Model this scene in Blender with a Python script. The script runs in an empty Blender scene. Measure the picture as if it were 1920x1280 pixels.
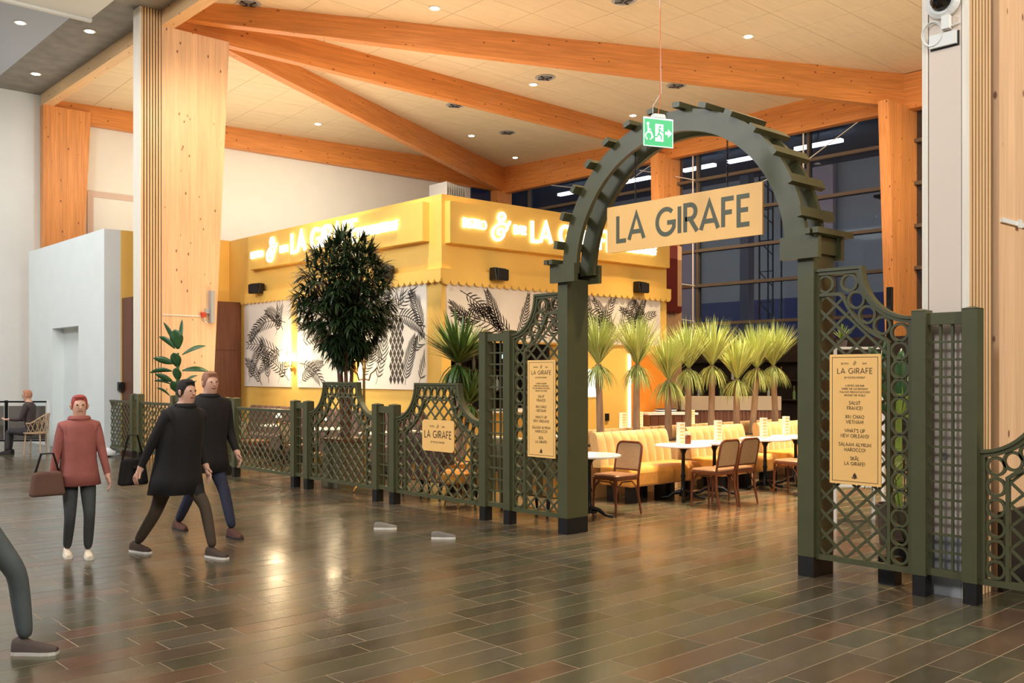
import bpy, bmesh, math, random
from mathutils import Vector, Matrix
random.seed(7)
D = bpy.data
C = bpy.context.scene.collection
R = math.radians
PI = math.pi
S = bpy.context.scene

# ---------------------------------------------------------------- camera, world, lights, exposure
cam_d = D.cameras.new('camera'); cam = D.objects.new('camera', cam_d); C.objects.link(cam)
cam.location = (0, 0, 1.7)
cam.rotation_euler = (R(90), 0, R(47.8 - 90))
cam_d.sensor_width = 36; cam_d.lens = 36 * 1806 / 1920; cam_d.shift_y = 60 / 1920
cam_d.clip_end = 300
S.camera = cam
S.view_settings.view_transform = 'Standard'; S.view_settings.look = 'None'
S.view_settings.gamma = 1.0; S.view_settings.use_curve_mapping = False
S.view_settings.exposure = 0.55
w = D.worlds.new('dusk'); S.world = w; w.use_nodes = True
w.node_tree.nodes['Background'].inputs[0].default_value = (.05, .07, .10, 1)
w.node_tree.nodes['Background'].inputs[1].default_value = 1.0

def area(name, loc, size, energy, col, rot=(0, 0, 0), size_y=None):
    l = D.lights.new(name, 'AREA'); l.energy = energy; l.color = col; l.size = size
    if size_y: l.shape = 'RECTANGLE'; l.size_y = size_y
    o = D.objects.new(name, l); C.objects.link(o); o.location = loc; o.rotation_euler = rot
    return o
def spot(name, loc, energy, col, angle=75, blend=.6, rot=(0, 0, 0), r=.12):
    l = D.lights.new(name, 'SPOT'); l.energy = energy; l.color = col; l.spot_size = R(angle); l.spot_blend = blend
    l.shadow_soft_size = r
    o = D.objects.new(name, l); C.objects.link(o); o.location = loc; o.rotation_euler = rot
    return o
WARM = (1, .76, .50); SOFT = (1, .86, .68); COOL = (.86, .93, 1)
# added area fill over the concourse (camera side), under the concrete soffit
area('hall_fill', (2.5, 8, 8.7), 5, 170, (1, .93, .80), size_y=9)
area('hall_fill', (3.0, 21.5, 8.7), 4, 310, (.95, .98, 1), size_y=7)
for x, y, e, az in ((-4.5, 13, 680, -85), (-3.0, 2.5, 360, -70), (2.5, -6.5, 450, -30), (8.5, -7.0, 560, -10)):
    area('front_fill', (x, y, 8.5), 2.5, e, (.97, .97, 1) if y > 0 else (1, .92, .80), rot=(R(62), 0, R(az)))  # unseen tilted area fill, added to brighten the arch and right column
# uplights over and beyond the kiosk roof, washing the plywood ceiling
area('ceiling_uplight', (12.6, 17.5, 5.0), 5, 150, SOFT, rot=(PI, 0, 0), size_y=6)
area('ceiling_uplight', (19.0, 14.0, 4.6), 6, 230, SOFT, rot=(PI, 0, 0), size_y=16)
area('ceiling_uplight', (12.0, 23.6, 5.0), 6, 160, SOFT, rot=(PI, 0, 0), size_y=3)
area('ceiling_uplight', (12.5, 5.0, 4.4), 6, 190, SOFT, rot=(PI, 0, 0), size_y=3)
# dining lamps hung high under the ceiling
for x, y, e in ((9.3, 5.6, 190), (11.5, 7.6, 260), (13.8, 8.4, 260), (16.6, 8.2, 200), (8.8, 12.6, 130), (8.9, 16.0, 130),
                (10.6, 9.9, 220), (14.5, 10.3, 300)):
    spot('dining_spot', (x, y, 8.3), e * 11, WARM, 62, .8, r=.18)
# spots added to brighten the columns and back wall, without fittings
spot('column_fill', (9.1, 15.0, 8.2), 500, WARM, 70, .9, rot=(R(58), 0, R(8)), r=.2)
spot('column_fill', (20.0, 6.0, 8.0), 950, WARM, 80, .9, rot=(R(62), 0, R(-30)), r=.3)
spot('column_fill', (20.2, 14.5, 8.2), 700, WARM, 80, .9, rot=(R(60), 0, R(-30)), r=.3)
spot('wall_fill', (15.5, 22.3, 8.1), 430, (1, .93, .80), 150, 1, rot=(R(40), 0, 0), r=.4)
spot('wall_fill', (9.6, 23.2, 8.1), 90, (1, .95, .84), 140, 1, rot=(R(40), 0, 0), r=.4)

# ---------------------------------------------------------------- helpers
MATS = {}
def L(c):
    return tuple((v / 12.92 if v <= .04045 else ((v + .055) / 1.055) ** 2.4) for v in [x / 255 for x in c]) + (1,)
def mat(name, col, rough=.5, metal=0, noise=None, emit=0, bump=0, trans=0, alpha=1, sheen=0, spec=None, stretch=(1, 1, 1)):
    if name in MATS: return MATS[name]
    m = D.materials.new(name); m.use_nodes = True; nt = m.node_tree; b = nt.nodes['Principled BSDF']
    c = L(col); b.inputs['Base Color'].default_value = c; b.inputs['Roughness'].default_value = rough
    b.inputs['Metallic'].default_value = metal
    if spec is not None: b.inputs['Specular IOR Level'].default_value = spec
    if emit: b.inputs['Emission Color'].default_value = c; b.inputs['Emission Strength'].default_value = emit
    if trans: b.inputs['Transmission Weight'].default_value = trans
    if alpha < 1: b.inputs['Alpha'].default_value = alpha
    if sheen: b.inputs['Sheen Weight'].default_value = sheen; b.inputs['Sheen Roughness'].default_value = .4
    if noise:
        tc = nt.nodes.new('ShaderNodeTexCoord'); mp = nt.nodes.new('ShaderNodeMapping'); mp.inputs['Scale'].default_value = stretch
        n = nt.nodes.new('ShaderNodeTexNoise'); n.inputs['Scale'].default_value = noise[0]; n.inputs['Detail'].default_value = 5
        r = nt.nodes.new('ShaderNodeValToRGB'); k = noise[1]
        r.color_ramp.elements[0].position = .3; r.color_ramp.elements[1].position = .7
        r.color_ramp.elements[0].color = tuple(v * (1 - k) for v in c[:3]) + (1,)
        r.color_ramp.elements[1].color = tuple(min(1, v * (1 + k)) for v in c[:3]) + (1,)
        nt.links.new(tc.outputs['Object'], mp.inputs[0]); nt.links.new(mp.outputs[0], n.inputs['Vector'])
        nt.links.new(n.outputs['Fac'], r.inputs[0]); nt.links.new(r.outputs[0], b.inputs['Base Color'])
        if bump:
            bp = nt.nodes.new('ShaderNodeBump'); bp.inputs['Strength'].default_value = bump; bp.inputs['Distance'].default_value = .01
            nt.links.new(n.outputs['Fac'], bp.inputs['Height']); nt.links.new(bp.outputs[0], b.inputs['Normal'])
    MATS[name] = m
    return m
def wood(name, col, axis, rough=.45, knots=True, k=.16, lam=.16):
    """laminated timber: fine grain along `axis`, lamella steps across, dark knots"""
    m = D.materials.new(name); m.use_nodes = True; nt = m.node_tree; b = nt.nodes['Principled BSDF']; N = nt.nodes.new; Ln = nt.links.new
    b.inputs['Roughness'].default_value = rough; c = L(col)
    tc = N('ShaderNodeTexCoord'); mp = N('ShaderNodeMapping')
    sc = [14, 14, 14]; sc[axis] = .55; mp.inputs['Scale'].default_value = sc
    Ln(tc.outputs['Object'], mp.inputs[0])
    n = N('ShaderNodeTexNoise'); n.inputs['Scale'].default_value = 2.2; n.inputs['Detail'].default_value = 6; Ln(mp.outputs[0], n.inputs['Vector'])
    r = N('ShaderNodeValToRGB'); r.color_ramp.elements[0].position = .3; r.color_ramp.elements[1].position = .72
    r.color_ramp.elements[0].color = (c[0] * (1 - k), c[1] * (1 - k * 1.4), c[2] * (1 - k * 1.8), 1)
    r.color_ramp.elements[1].color = (min(1, c[0] * (1 + k)), min(1, c[1] * (1 + k)), min(1, c[2] * (1 + k)), 1)
    Ln(n.outputs['Fac'], r.inputs[0]); out = r.outputs[0]
    # lamellas : white noise on the snapped coordinate across the grain
    sep = N('ShaderNodeSeparateXYZ'); Ln(tc.outputs['Object'], sep.inputs[0])
    across = {0: 2, 1: 2, 2: 0}[axis]
    dv = N('ShaderNodeMath'); dv.operation = 'DIVIDE'; dv.inputs[1].default_value = lam; Ln(sep.outputs[across], dv.inputs[0])
    fl = N('ShaderNodeMath'); fl.operation = 'FLOOR'; Ln(dv.outputs[0], fl.inputs[0])
    wn = N('ShaderNodeTexWhiteNoise'); wn.noise_dimensions = '1D'; Ln(fl.outputs[0], wn.inputs['W'])
    mr = N('ShaderNodeMapRange'); mr.inputs[3].default_value = .95; mr.inputs[4].default_value = 1.05; Ln(wn.outputs['Value'], mr.inputs[0])
    mx = N('ShaderNodeVectorMath'); mx.operation = 'SCALE'; Ln(out, mx.inputs[0]); Ln(mr.outputs[0], mx.inputs['Scale']); out = mx.outputs[0]
    if knots:
        mk = N('ShaderNodeMapping'); s2 = [6, 6, 6]; s2[axis] = 3.0; mk.inputs['Scale'].default_value = s2; Ln(tc.outputs['Object'], mk.inputs[0])
        v = N('ShaderNodeTexVoronoi'); v.inputs['Scale'].default_value = 1.0; Ln(mk.outputs[0], v.inputs['Vector'])
        rk = N('ShaderNodeValToRGB'); rk.color_ramp.elements[0].position = .07; rk.color_ramp.elements[1].position = .12
        rk.color_ramp.elements[0].color = (1, 1, 1, 1); rk.color_ramp.elements[1].color = (0, 0, 0, 1); Ln(v.outputs['Distance'], rk.inputs[0])
        mm = N('ShaderNodeMix'); mm.data_type = 'RGBA'; Ln(rk.outputs[0], mm.inputs[0]); Ln(out, mm.inputs[6]); mm.inputs[7].default_value = (c[0] * .28, c[1] * .18, c[2] * .15, 1)
        out = mm.outputs[2]
    Ln(out, b.inputs['Base Color']); MATS[name] = m
    return m

GREEN = mat('sage_paint', (78, 78, 50), .42, noise=(6, .06))
BLACK = mat('black_plinth', (20, 17, 14), .5)
BLK = mat('black_metal', (18, 17, 16), .35, metal=.3)
YEL = mat('yellow_paint', (238, 194, 98), .55, noise=(1.5, .04))
YEL2 = mat('ochre_board', (250, 196, 116), .5, noise=(3, .03))
TXT = mat('sign_green', (84, 86, 64), .5)
TXT2 = mat('print_brown', (82, 62, 34), .6)
WHITE = mat('white_plaster', (226, 222, 208), .7, noise=(2, .02))
WHITE2 = mat('cool_white_plaster', (226, 230, 226), .7, noise=(2, .02))
LIT = mat('lit_letter', (255, 244, 220), .5, emit=1.9)
MURAL = mat('mural_cream', (232, 224, 210), .6, noise=(2, .03))
INK = mat('mural_ink', (52, 44, 36), .7)
GLUX = wood('glulam_x', (214, 140, 72), 0)
GLUZ = wood('glulam_z', (230, 190, 148), 2, lam=.13, k=.1)
GLUO = wood('glulam_orange', (222, 150, 84), 2, lam=.13)
GLUP = wood('glulam_pale', (234, 196, 146), 0, k=.08)
GLUY = wood('glulam_y', (222, 166, 102), 1)
SLAT = wood('pale_slat', (224, 186, 140), 2, knots=False, lam=.5, k=.1)
PALE = wood('pale_oak', (232, 224, 208), 2, knots=False, lam=.9, k=.06)
WALN = wood('walnut_panel', (104, 62, 40), 2, knots=False, lam=.07, k=.25, rough=.5)
PLY = mat('ply_ceiling', (222, 200, 162), .7, noise=(3, .05), stretch=(.4, 3, 1))
PLYJ = mat('ply_joint', (236, 214, 176), .8)
CONC = mat('concrete', (138, 136, 130), .8, noise=(3, .16))
GREYC = mat('grey_board', (180, 192, 206), .7)
DARK = mat('dark_interior', (40, 28, 20), .6, noise=(4, .2))
VELV = mat('mustard_velvet', (206, 138, 40), .75, noise=(5, .22), sheen=.5)
VELB = mat('golden_velvet', (222, 180, 116), .8, noise=(4, .08), sheen=.5)
OLIV = mat('olive_velvet', (104, 92, 56), .8, noise=(4, .12), sheen=.3)
BROV = mat('brown_velvet', (98, 70, 58), .8, noise=(4, .12), sheen=.3)
CREAM = mat('cream_piping', (226, 208, 168), .6)
MARB = mat('white_marble', (238, 234, 226), .18, noise=(3, .05))
BENT = mat('bentwood_brown', (110, 58, 30), .35, noise=(9, .2), stretch=(1, 1, .2))
LEATH = mat('tan_leather', (130, 92, 62), .45, noise=(12, .08))
BRASS = mat('brass', (190, 150, 84), .3, metal=.9)
CHROME = mat('chrome', (196, 196, 196), .2, metal=1)
BARK = mat('palm_bark', (150, 122, 94), .85, noise=(14, .25), bump=.4, stretch=(1, 1, .25))
LEAFY = mat('yucca_leaf', (162, 174, 98), .5, noise=(3, .22))
LEAFD = mat('ficus_leaf', (44, 62, 32), .38, noise=(5, .3))
LEAFM = mat('broad_leaf', (48, 86, 46), .35, noise=(6, .22))
LEAFL = mat('light_leaf', (122, 146, 58), .4, noise=(5, .2))
STEM = mat('ficus_stem', (104, 70, 50), .7, noise=(14, .2))
POTM = mat('terracotta_dark', (70, 60, 52), .6, noise=(8, .15))
SOIL = mat('soil', (50, 38, 30), .9, noise=(30, .3))
RED = mat('signal_red', (196, 62, 40), .4)
PLAS = mat('white_plastic', (228, 228, 222), .35)
GREYP = mat('grey_plastic', (168, 168, 166), .4)
MAROON = mat('maroon_paint', (110, 34, 22), .6)
SALM = mat('salmon_plaster', (214, 168, 122), .7, noise=(3, .05))
ORANGE = mat('orange_door', (222, 138, 44), .5)
MULL = mat('mullion', (104, 92, 78), .4, metal=.3)
SKIN = mat('skin', (206, 158, 132), .5)
EGREEN = mat('exit_green', (10, 158, 92), .4, emit=.55)
EWHITE = mat('exit_white', (240, 250, 244), .4, emit=.8)

class MB:
    def __init__(s): s.v = []; s.f = []; s.m = []
    def add(s, vs, fs, mi=0):
        k = len(s.v); s.v += [tuple(v) for v in vs]; s.f += [tuple(i + k for i in f) for f in fs]; s.m += [mi] * len(fs); return s
    def box(s, x0, x1, y0, y1, z0, z1, mi=0):
        return s.add([(x0, y0, z0), (x1, y0, z0), (x1, y1, z0), (x0, y1, z0), (x0, y0, z1), (x1, y0, z1), (x1, y1, z1), (x0, y1, z1)],
                     [(0, 3, 2, 1), (4, 5, 6, 7), (0, 1, 5, 4), (1, 2, 6, 5), (2, 3, 7, 6), (3, 0, 4, 7)], mi)
    def hexa(s, b, t, mi=0):
        return s.add(list(b) + list(t), [(0, 3, 2, 1), (4, 5, 6, 7), (0, 1, 5, 4), (1, 2, 6, 5), (2, 3, 7, 6), (3, 0, 4, 7)], mi)
    def bar(s, p, q, w, h, up=(0, 0, 1), mi=0):
        p = Vector(p); q = Vector(q); d = (q - p).normalized(); up = Vector(up)
        a = d.cross(up)
        if a.length < 1e-4: a = d.cross(Vector((1, 0, 0)))
        a.normalize(); b = a.cross(d).normalized(); a *= w / 2; b *= h / 2
        return s.hexa([p - a - b, p + a - b, p + a + b, p - a + b], [q - a - b, q + a - b, q + a + b, q - a + b], mi)
    def tube(s, pts, r, n=8, mi=0, cap=True):
        pts = [Vector(p) for p in pts]; k = len(s.v); prev = None
        rs = r if isinstance(r, (list, tuple)) else [r] * len(pts)
        for i, p in enumerate(pts):
            d = (pts[min(i + 1, len(pts) - 1)] - pts[max(i - 1, 0)]).normalized()
            if prev is None:
                a = d.orthogonal().normalized()
            else:
                a = (prev - d * prev.dot(d))
                a = a.normalized() if a.length > 1e-6 else d.orthogonal().normalized()
            prev = a; b = d.cross(a)
            for j in range(n):
                t = 2 * PI * j / n; s.v.append(tuple(p + (a * math.cos(t) + b * math.sin(t)) * rs[i]))
        for i in range(len(pts) - 1):
            for j in range(n):
                s.f.append((k + i * n + j, k + i * n + (j + 1) % n, k + (i + 1) * n + (j + 1) % n, k + (i + 1) * n + j)); s.m.append(mi)
        if cap:
            s.f.append(tuple(k + j for j in range(n))[::-1]); s.m.append(mi)
            s.f.append(tuple(k + (len(pts) - 1) * n + j for j in range(n))); s.m.append(mi)
        return s
    def lathe(s, prof, c=(0, 0, 0), n=16, mi=0):
        k = len(s.v)
        for r, z in prof:
            for j in range(n):
                t = 2 * PI * j / n; s.v.append((c[0] + r * math.cos(t), c[1] + r * math.sin(t), c[2] + z))
        for i in range(len(prof) - 1):
            for j in range(n):
                s.f.append((k + i * n + j, k + i * n + (j + 1) % n, k + (i + 1) * n + (j + 1) % n, k + (i + 1) * n + j)); s.m.append(mi)
        s.f.append(tuple(k + j for j in range(n))[::-1]); s.m.append(mi)
        s.f.append(tuple(k + (len(prof) - 1) * n + j for j in range(n))); s.m.append(mi)
        return s
    def prism(s, poly, fn, a, b, mi=0):
        """extrude a 2-D polygon between depths a and b; fn(u, v, depth) -> xyz"""
        n = len(poly)
        return s.add([fn(u, v, a) for u, v in poly] + [fn(u, v, b) for u, v in poly],
                     [tuple(range(n))[::-1], tuple(range(n, 2 * n))] + [(i, (i + 1) % n, n + (i + 1) % n, n + i) for i in range(n)], mi)
    def ribbon(s, A, B, fn, a, b, closed=False, mi=0):
        """solid strip between two 2-D polylines A and B"""
        n = len(A); k = len(s.v)
        for (u, v), (p, q) in zip(A, B):
            s.v += [tuple(fn(u, v, a)), tuple(fn(p, q, a)), tuple(fn(p, q, b)), tuple(fn(u, v, b))]
        for i in range(n if closed else n - 1):
            o = k + 4 * i; t = k + 4 * ((i + 1) % n)
            for j in range(4):
                s.f.append((o + j, o + (j + 1) % 4, t + (j + 1) % 4, t + j)); s.m.append(mi)
        if not closed:
            s.f += [(k, k + 1, k + 2, k + 3), (k + 4 * n - 1, k + 4 * n - 2, k + 4 * n - 3, k + 4 * n - 4)]; s.m += [mi, mi]
        return s
    def build(s, name, mats, parent=None, smooth=False, world=True, fix=True):
        me = D.meshes.new(name); me.from_pydata(s.v, [], s.f)
        for m in (mats if isinstance(mats, (list, tuple)) else [mats]): me.materials.append(m)
        for p, i in zip(me.polygons, s.m): p.material_index = i; p.use_smooth = smooth
        if fix:
            bm = bmesh.new(); bm.from_mesh(me); bmesh.ops.recalc_face_normals(bm, faces=bm.faces); bm.to_mesh(me); bm.free()
        o = D.objects.new(name, me); C.objects.link(o)
        if smooth:
            try: me.set_sharp_from_angle(angle=R(40))
            except Exception: pass
        if parent is not None:
            o.parent = parent
            if world:
                off = Vector(); p = parent
                while p is not None: off += p.location; p = p.parent
                o.location = -off
        return o
def tag(o, label, cat=None, group=None, kind=None):
    if label: o['label'] = label
    if cat: o['category'] = cat
    if group: o['group'] = group
    if kind: o['kind'] = kind
    return o
def thing(name, loc, label, cat, group=None, rz=0):
    o = D.objects.new(name, None); C.objects.link(o); o.location = loc; o.rotation_euler = (0, 0, rz); o.empty_display_size = .1
    return tag(o, label, cat, group)
def struct(mb, name, m, parent=None, **k):
    o = mb.build(name, m, parent, **k); o['kind'] = 'structure'; return o
def copy_tree(o, parent=None):
    c = o.copy(); C.objects.link(c); c.parent = parent
    for ch in list(o.children): copy_tree(ch, c)
    return c
def clone(proto, loc, rz, label):
    c = copy_tree(proto); c.location = loc; c.rotation_euler = (0, 0, rz); c['label'] = label; return c
FX = lambda X0: (lambda u, v, d: (X0 + d, u, v))            # plane X = const, u along Y
FY = lambda Y0: (lambda u, v, d: (u, Y0 + d, v))            # plane Y = const, u along X

# ---------------------------------------------------------------- lettering (stroke alphabet)
def arc(cx, cy, rx, ry, a0, a1, n=10):
    return [(cx + rx * math.cos(R(a0 + (a1 - a0) * i / n)), cy + ry * math.sin(R(a0 + (a1 - a0) * i / n))) for i in range(n + 1)]
def cat(P, n=6):
    out = []
    for i in range(len(P) - 1):
        p0, p1, p2, p3 = P[max(i - 1, 0)], P[i], P[i + 1], P[min(i + 2, len(P) - 1)]
        for k in range(n):
            t = k / n
            out.append(tuple(.5 * (2 * b + (c - a) * t + (2 * a - 5 * b + 4 * c - d) * t * t + (3 * b - a - 3 * c + d) * t ** 3) for a, b, c, d in zip(p0, p1, p2, p3)))
    return out + [P[-1]]
Oa = arc(.5, .5, .45, .47, 90, 450, 24)
GL = {
 'A': (.82, [[(.0, 0), (.40, 1), (.80, 0)], [(.14, .30), (.66, .30)]]),
 'B': (.62, [[(.05, 0), (.05, 1), (.3, 1)] + arc(.3, .76, .22, .24, 90, -90, 8) + [(.05, .52)], [(.3, .52)] + arc(.3, .26, .26, .26, 90, -90, 8) + [(.05, 0)]]),
 'C': (.80, [arc(.5, .5, .45, .48, 50, 310, 18)]),
 'D': (.80, [[(.05, 0), (.05, 1), (.3, 1)] + arc(.3, .5, .44, .5, 90, -90, 14) + [(.05, 0)]]),
 'E': (.55, [[(.52, 1), (.05, 1), (.05, 0), (.52, 0)], [(.05, .52), (.46, .52)]]),
 'F': (.53, [[(.52, 1), (.05, 1), (.05, 0)], [(.05, .52), (.44, .52)]]),
 'G': (.94, [arc(.5, .5, .45, .48, 48, 330, 20) + [(.90, .46), (.56, .46)]]),
 'H': (.74, [[(.05, 0), (.05, 1)], [(.69, 0), (.69, 1)], [(.05, .5), (.69, .5)]]),
 'I': (.14, [[(.07, 0), (.07, 1)]]),
 'K': (.66, [[(.05, 0), (.05, 1)], [(.60, 1), (.07, .45)], [(.22, .58), (.64, 0)]]),
 'L': (.50, [[(.05, 1), (.05, 0), (.50, 0)]]),
 'M': (.90, [[(.05, 0), (.10, 1), (.45, .25), (.80, 1), (.85, 0)]]),
 'N': (.76, [[(.05, 0), (.05, 1), (.71, 0), (.71, 1)]]),
 'O': (1.0, [Oa]),
 'P': (.60, [[(.05, 0), (.05, 1), (.3, 1)] + arc(.3, .73, .25, .27, 90, -90, 8) + [(.05, .46)]]),
 'R': (.64, [[(.05, 0), (.05, 1), (.3, 1)] + arc(.3, .74, .25, .26, 90, -90, 8) + [(.05, .48)], [(.28, .48), (.62, 0)]]),
 'S': (.56, [cat([(.50, .86), (.38, .98), (.22, .98), (.08, .86), (.10, .66), (.28, .53), (.46, .40), (.50, .18), (.36, .02), (.18, .01), (.04, .14)], 3)]),
 'T': (.62, [[(0, 1), (.62, 1)], [(.31, 1), (.31, 0)]]),
 'U': (.72, [[(.05, 1), (.05, .34)] + arc(.36, .32, .31, .31, 180, 360, 10) + [(.67, 1)]]),
 'V': (.76, [[(.0, 1), (.38, 0), (.76, 1)]]),
 'W': (1.08, [[(.0, 1), (.28, 0), (.54, .85), (.80, 0), (1.08, 1)]]),
 'X': (.70, [[(.02, 0), (.68, 1)], [(.02, 1), (.68, 0)]]),
 'Y': (.68, [[(.0, 1), (.34, .48), (.68, 1)], [(.34, .48), (.34, 0)]]),
 '!': (.14, [[(.07, 1), (.07, .3)], [(.07, .10), (.07, 0)]]),
 "'": (.10, [[(.06, 1), (.04, .72)]]),
 ' ': (.30, []),
 '&': (1.0, [cat([(.56, .80), (.68, .78), (.74, .90), (.62, 1.02), (.44, .97), (.38, .80), (.50, .67), (.66, .63)], 4),
             cat([(1.02, .76), (.98, .64), (.84, .58), (.66, .63), (.34, .56), (.06, .34), (.06, .10), (.28, -.02), (.54, .06), (.68, .26), (.56, .42), (.38, .38), (.34, .24), (.46, .20)], 4),
             cat([(.90, .60), (.84, .42), (.66, .30)], 3)]),
}
GL['Å'] = (GL['A'][0], GL['A'][1] + [arc(.40, 1.18, .09, .09, 0, 360, 8)])
def offset(P, d, closed=False):
    out = []; n = len(P)
    for i in range(n):
        a = P[(i - 1) % n] if (i or closed) else None; b = P[i]; c = P[(i + 1) % n] if (i < n - 1 or closed) else None
        ns = []
        for p, q in ((a, b), (b, c)):
            if p is None or q is None: continue
            dx, dy = q[0] - p[0], q[1] - p[1]; l = math.hypot(dx, dy)
            if l < 1e-9: continue
            ns.append((-dy / l, dx / l))
        if not ns: ns = [(0, 1)]
        nx = sum(t[0] for t in ns) / len(ns); ny = sum(t[1] for t in ns) / len(ns); l2 = max(nx * nx + ny * ny, .18)
        out.append((b[0] + d * nx / l2, b[1] + d * ny / l2))
    return out
def text_width(t, gap=.2): return sum(GL[ch][0] + gap for ch in t) - gap
def text(mb, t, fn, u0, v0, h, stroke=.13, depth=(0, .002), gap=.2, align='l', sx=1, mi=0):
    """fn(u, v, depth): u runs to the reader's right"""
    wd = text_width(t, gap) * h * sx
    u = u0 - (wd / 2 if align == 'c' else 0)
    for ch in t:
        wch, strokes = GL[ch]
        for si, P in enumerate(strokes):
            Q = [(u + x * h * sx, v0 + y * h) for x, y in P]
            cl = len(Q) > 12 and math.hypot(Q[0][0] - Q[-1][0], Q[0][1] - Q[-1][1]) < 1e-6
            if cl: Q = Q[:-1]
            mb.ribbon(offset(Q, stroke * h / 2, cl), offset(Q, -stroke * h / 2, cl), fn, depth[0], depth[1] + si * .0004, cl, mi)
        u += (wch + gap) * h * sx
    return mb
RX = lambda X0: (lambda u, v, d: (X0 - d, -u, v))           # reader faces +X: right is -Y (u = -y)
RY = lambda Y0: (lambda u, v, d: (u, Y0 - d, v))            # reader faces +Y: right is +X

# ---------------------------------------------------------------- setting : floor
def tilemat(name, col, rough):
    m = D.materials.new(name); m.use_nodes = True; nt = m.node_tree; b = nt.nodes['Principled BSDF']; N = nt.nodes.new; Ln = nt.links.new
    c = L(col); tc = N('ShaderNodeTexCoord'); mp = N('ShaderNodeMapping'); mp.inputs['Scale'].default_value = (1.0, 3.0, 1)
    n = N('ShaderNodeTexNoise'); n.inputs['Scale'].default_value = 3.5; n.inputs['Detail'].default_value = 8; n.inputs['Roughness'].default_value = .65
    r = N('ShaderNodeValToRGB'); r.color_ramp.elements[0].position = .3; r.color_ramp.elements[1].position = .72
    r.color_ramp.elements[0].color = tuple(v * .80 for v in c[:3]) + (1,); r.color_ramp.elements[1].color = tuple(v * 1.22 for v in c[:3]) + (1,)
    Ln(tc.outputs['Object'], mp.inputs[0]); Ln(mp.outputs[0], n.inputs['Vector']); Ln(n.outputs['Fac'], r.inputs[0]); Ln(r.outputs[0], b.inputs['Base Color'])
    mr = N('ShaderNodeMapRange'); mr.inputs[3].default_value = rough - .05; mr.inputs[4].default_value = rough + .09
    n2 = N('ShaderNodeTexNoise'); n2.inputs['Scale'].default_value = 2; Ln(tc.outputs['Object'], n2.inputs['Vector']); Ln(n2.outputs['Fac'], mr.inputs[0]); Ln(mr.outputs[0], b.inputs['Roughness'])
    bp = N('ShaderNodeBump'); bp.inputs['Strength'].default_value = .12; bp.inputs['Distance'].default_value = .003; Ln(n.outputs['Fac'], bp.inputs['Height']); Ln(bp.outputs[0], b.inputs['Normal'])
    b.inputs['Specular IOR Level'].default_value = .6
    return m
TM = [tilemat('slate_' + k, c, r) for k, c, r in (('green', (80, 76, 57), .19), ('brown', (88, 75, 57), .2), ('grey', (86, 79, 64), .22),
      ('rust', (94, 73, 55), .2), ('dark', (76, 67, 50), .18), ('light', (96, 84, 65), .21))]
GROUT = mat('grout', (150, 130, 102), .6)
floor = struct(MB().box(-8, 26, -8, 30, -.06, -.001), 'floor', GROUT)
CW = .2185; G = .0026
cells = []
y = 2.76 - 60 * CW
while y < 27.2:
    x = 6.07
    edges = [6.07]
    while edges[-1] < 24: edges.append(edges[-1] + random.choice((.5, .6, .7, .84, .95, 1.1)))
    xs = [6.07]
    while xs[-1] > -3: xs.append(xs[-1] - random.choice((.5, .6, .7, .84, .95, 1.1)))
    allx = sorted(set(edges + xs))
    for a, b in zip(allx, allx[1:]):
        cx, cy = (a + b) / 2, y + CW / 2
        d = .6717 * cx + .7408 * cy; l = .7408 * cx - .6717 * cy
        if d < 2.2 or abs(l / d) > .62: continue
        cells.append((d, a, b, y))
    y += CW
cells.sort()
def tile(mb, a, b, y, mi):
    dz = random.uniform(-.0006, .0006); e = .0015
    return mb.hexa([(a + G, y + G, -.02), (b - G, y + G, -.02), (b - G, y + CW - G, -.02), (a + G, y + CW - G, -.02)],
                   [(a + G + e, y + G + e, dz), (b - G - e, y + G + e, dz), (b - G - e, y + CW - G - e, dz), (a + G + e, y + CW - G - e, dz)], mi)
far = MB()
for i, (d, a, b, y) in enumerate(cells):
    mi = random.choices(range(6), (5, 4, 4, 2, 4, 2))[0]
    if i < 296: tile(MB(), a, b, y, 0).build('tile', TM[mi], floor, fix=False)
    else: tile(far, a, b, y, mi)
far.build('tile_field', TM, floor, fix=False)['kind'] = 'stuff'

# ---------------------------------------------------------------- setting : ceiling, walls, window
def zc(x, y):
    s = min(max((x - 7.84) / 16.06, 0), 1.05)
    ys = [3, 19.2 - 7.8 * s, 19.2, 19.2 + 8 * s, 27.4]
    zs = [9.4, 9.38 - .06 * s, 9.33 - .18 * s, 9.28 + .09 * s, 8.9 + .47 * s]
    if y <= ys[1]: return zs[1]
    for i in (1, 2, 3):
        if y <= ys[i + 1]:
            t = (y - ys[i]) / max(ys[i + 1] - ys[i], 1e-6); return zs[i] + (zs[i + 1] - zs[i]) * t
    return zs[4]
ceiling = struct(MB().box(7.84, 26, -2, 27.6, 9.62, 9.75), 'ceiling', PLYJ)
nx, ny = 14, 12
x0s = [7.9 + (25.2 - 7.9) * i / nx for i in range(nx + 1)]; y0s = [.0 + 27.5 * j / 24 for j in range(25)]
for i in range(nx):
    for j in range(24):
        a, b, c, d = x0s[i] + .006, x0s[i + 1] - .006, y0s[j] + .006, y0s[j + 1] - .006
        P = [(a, c), (b, c), (b, d), (a, d)]
        o = MB().hexa([(p[0], p[1], zc(*p)) for p in P], [(p[0], p[1], zc(*p) + .02) for p in P]).build('ceiling_panel', PLY, ceiling, fix=False)
jb = MB()
for i in range(nx):
    for j in range(24):
        P = [(x0s[i], y0s[j]), (x0s[i + 1], y0s[j]), (x0s[i + 1], y0s[j + 1]), (x0s[i], y0s[j + 1])]
        jb.add([(p[0], p[1], zc(*p) + .012) for p in P], [(0, 1, 2, 3)])
jb.build('joint_backing', PLYJ, ceiling)
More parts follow.
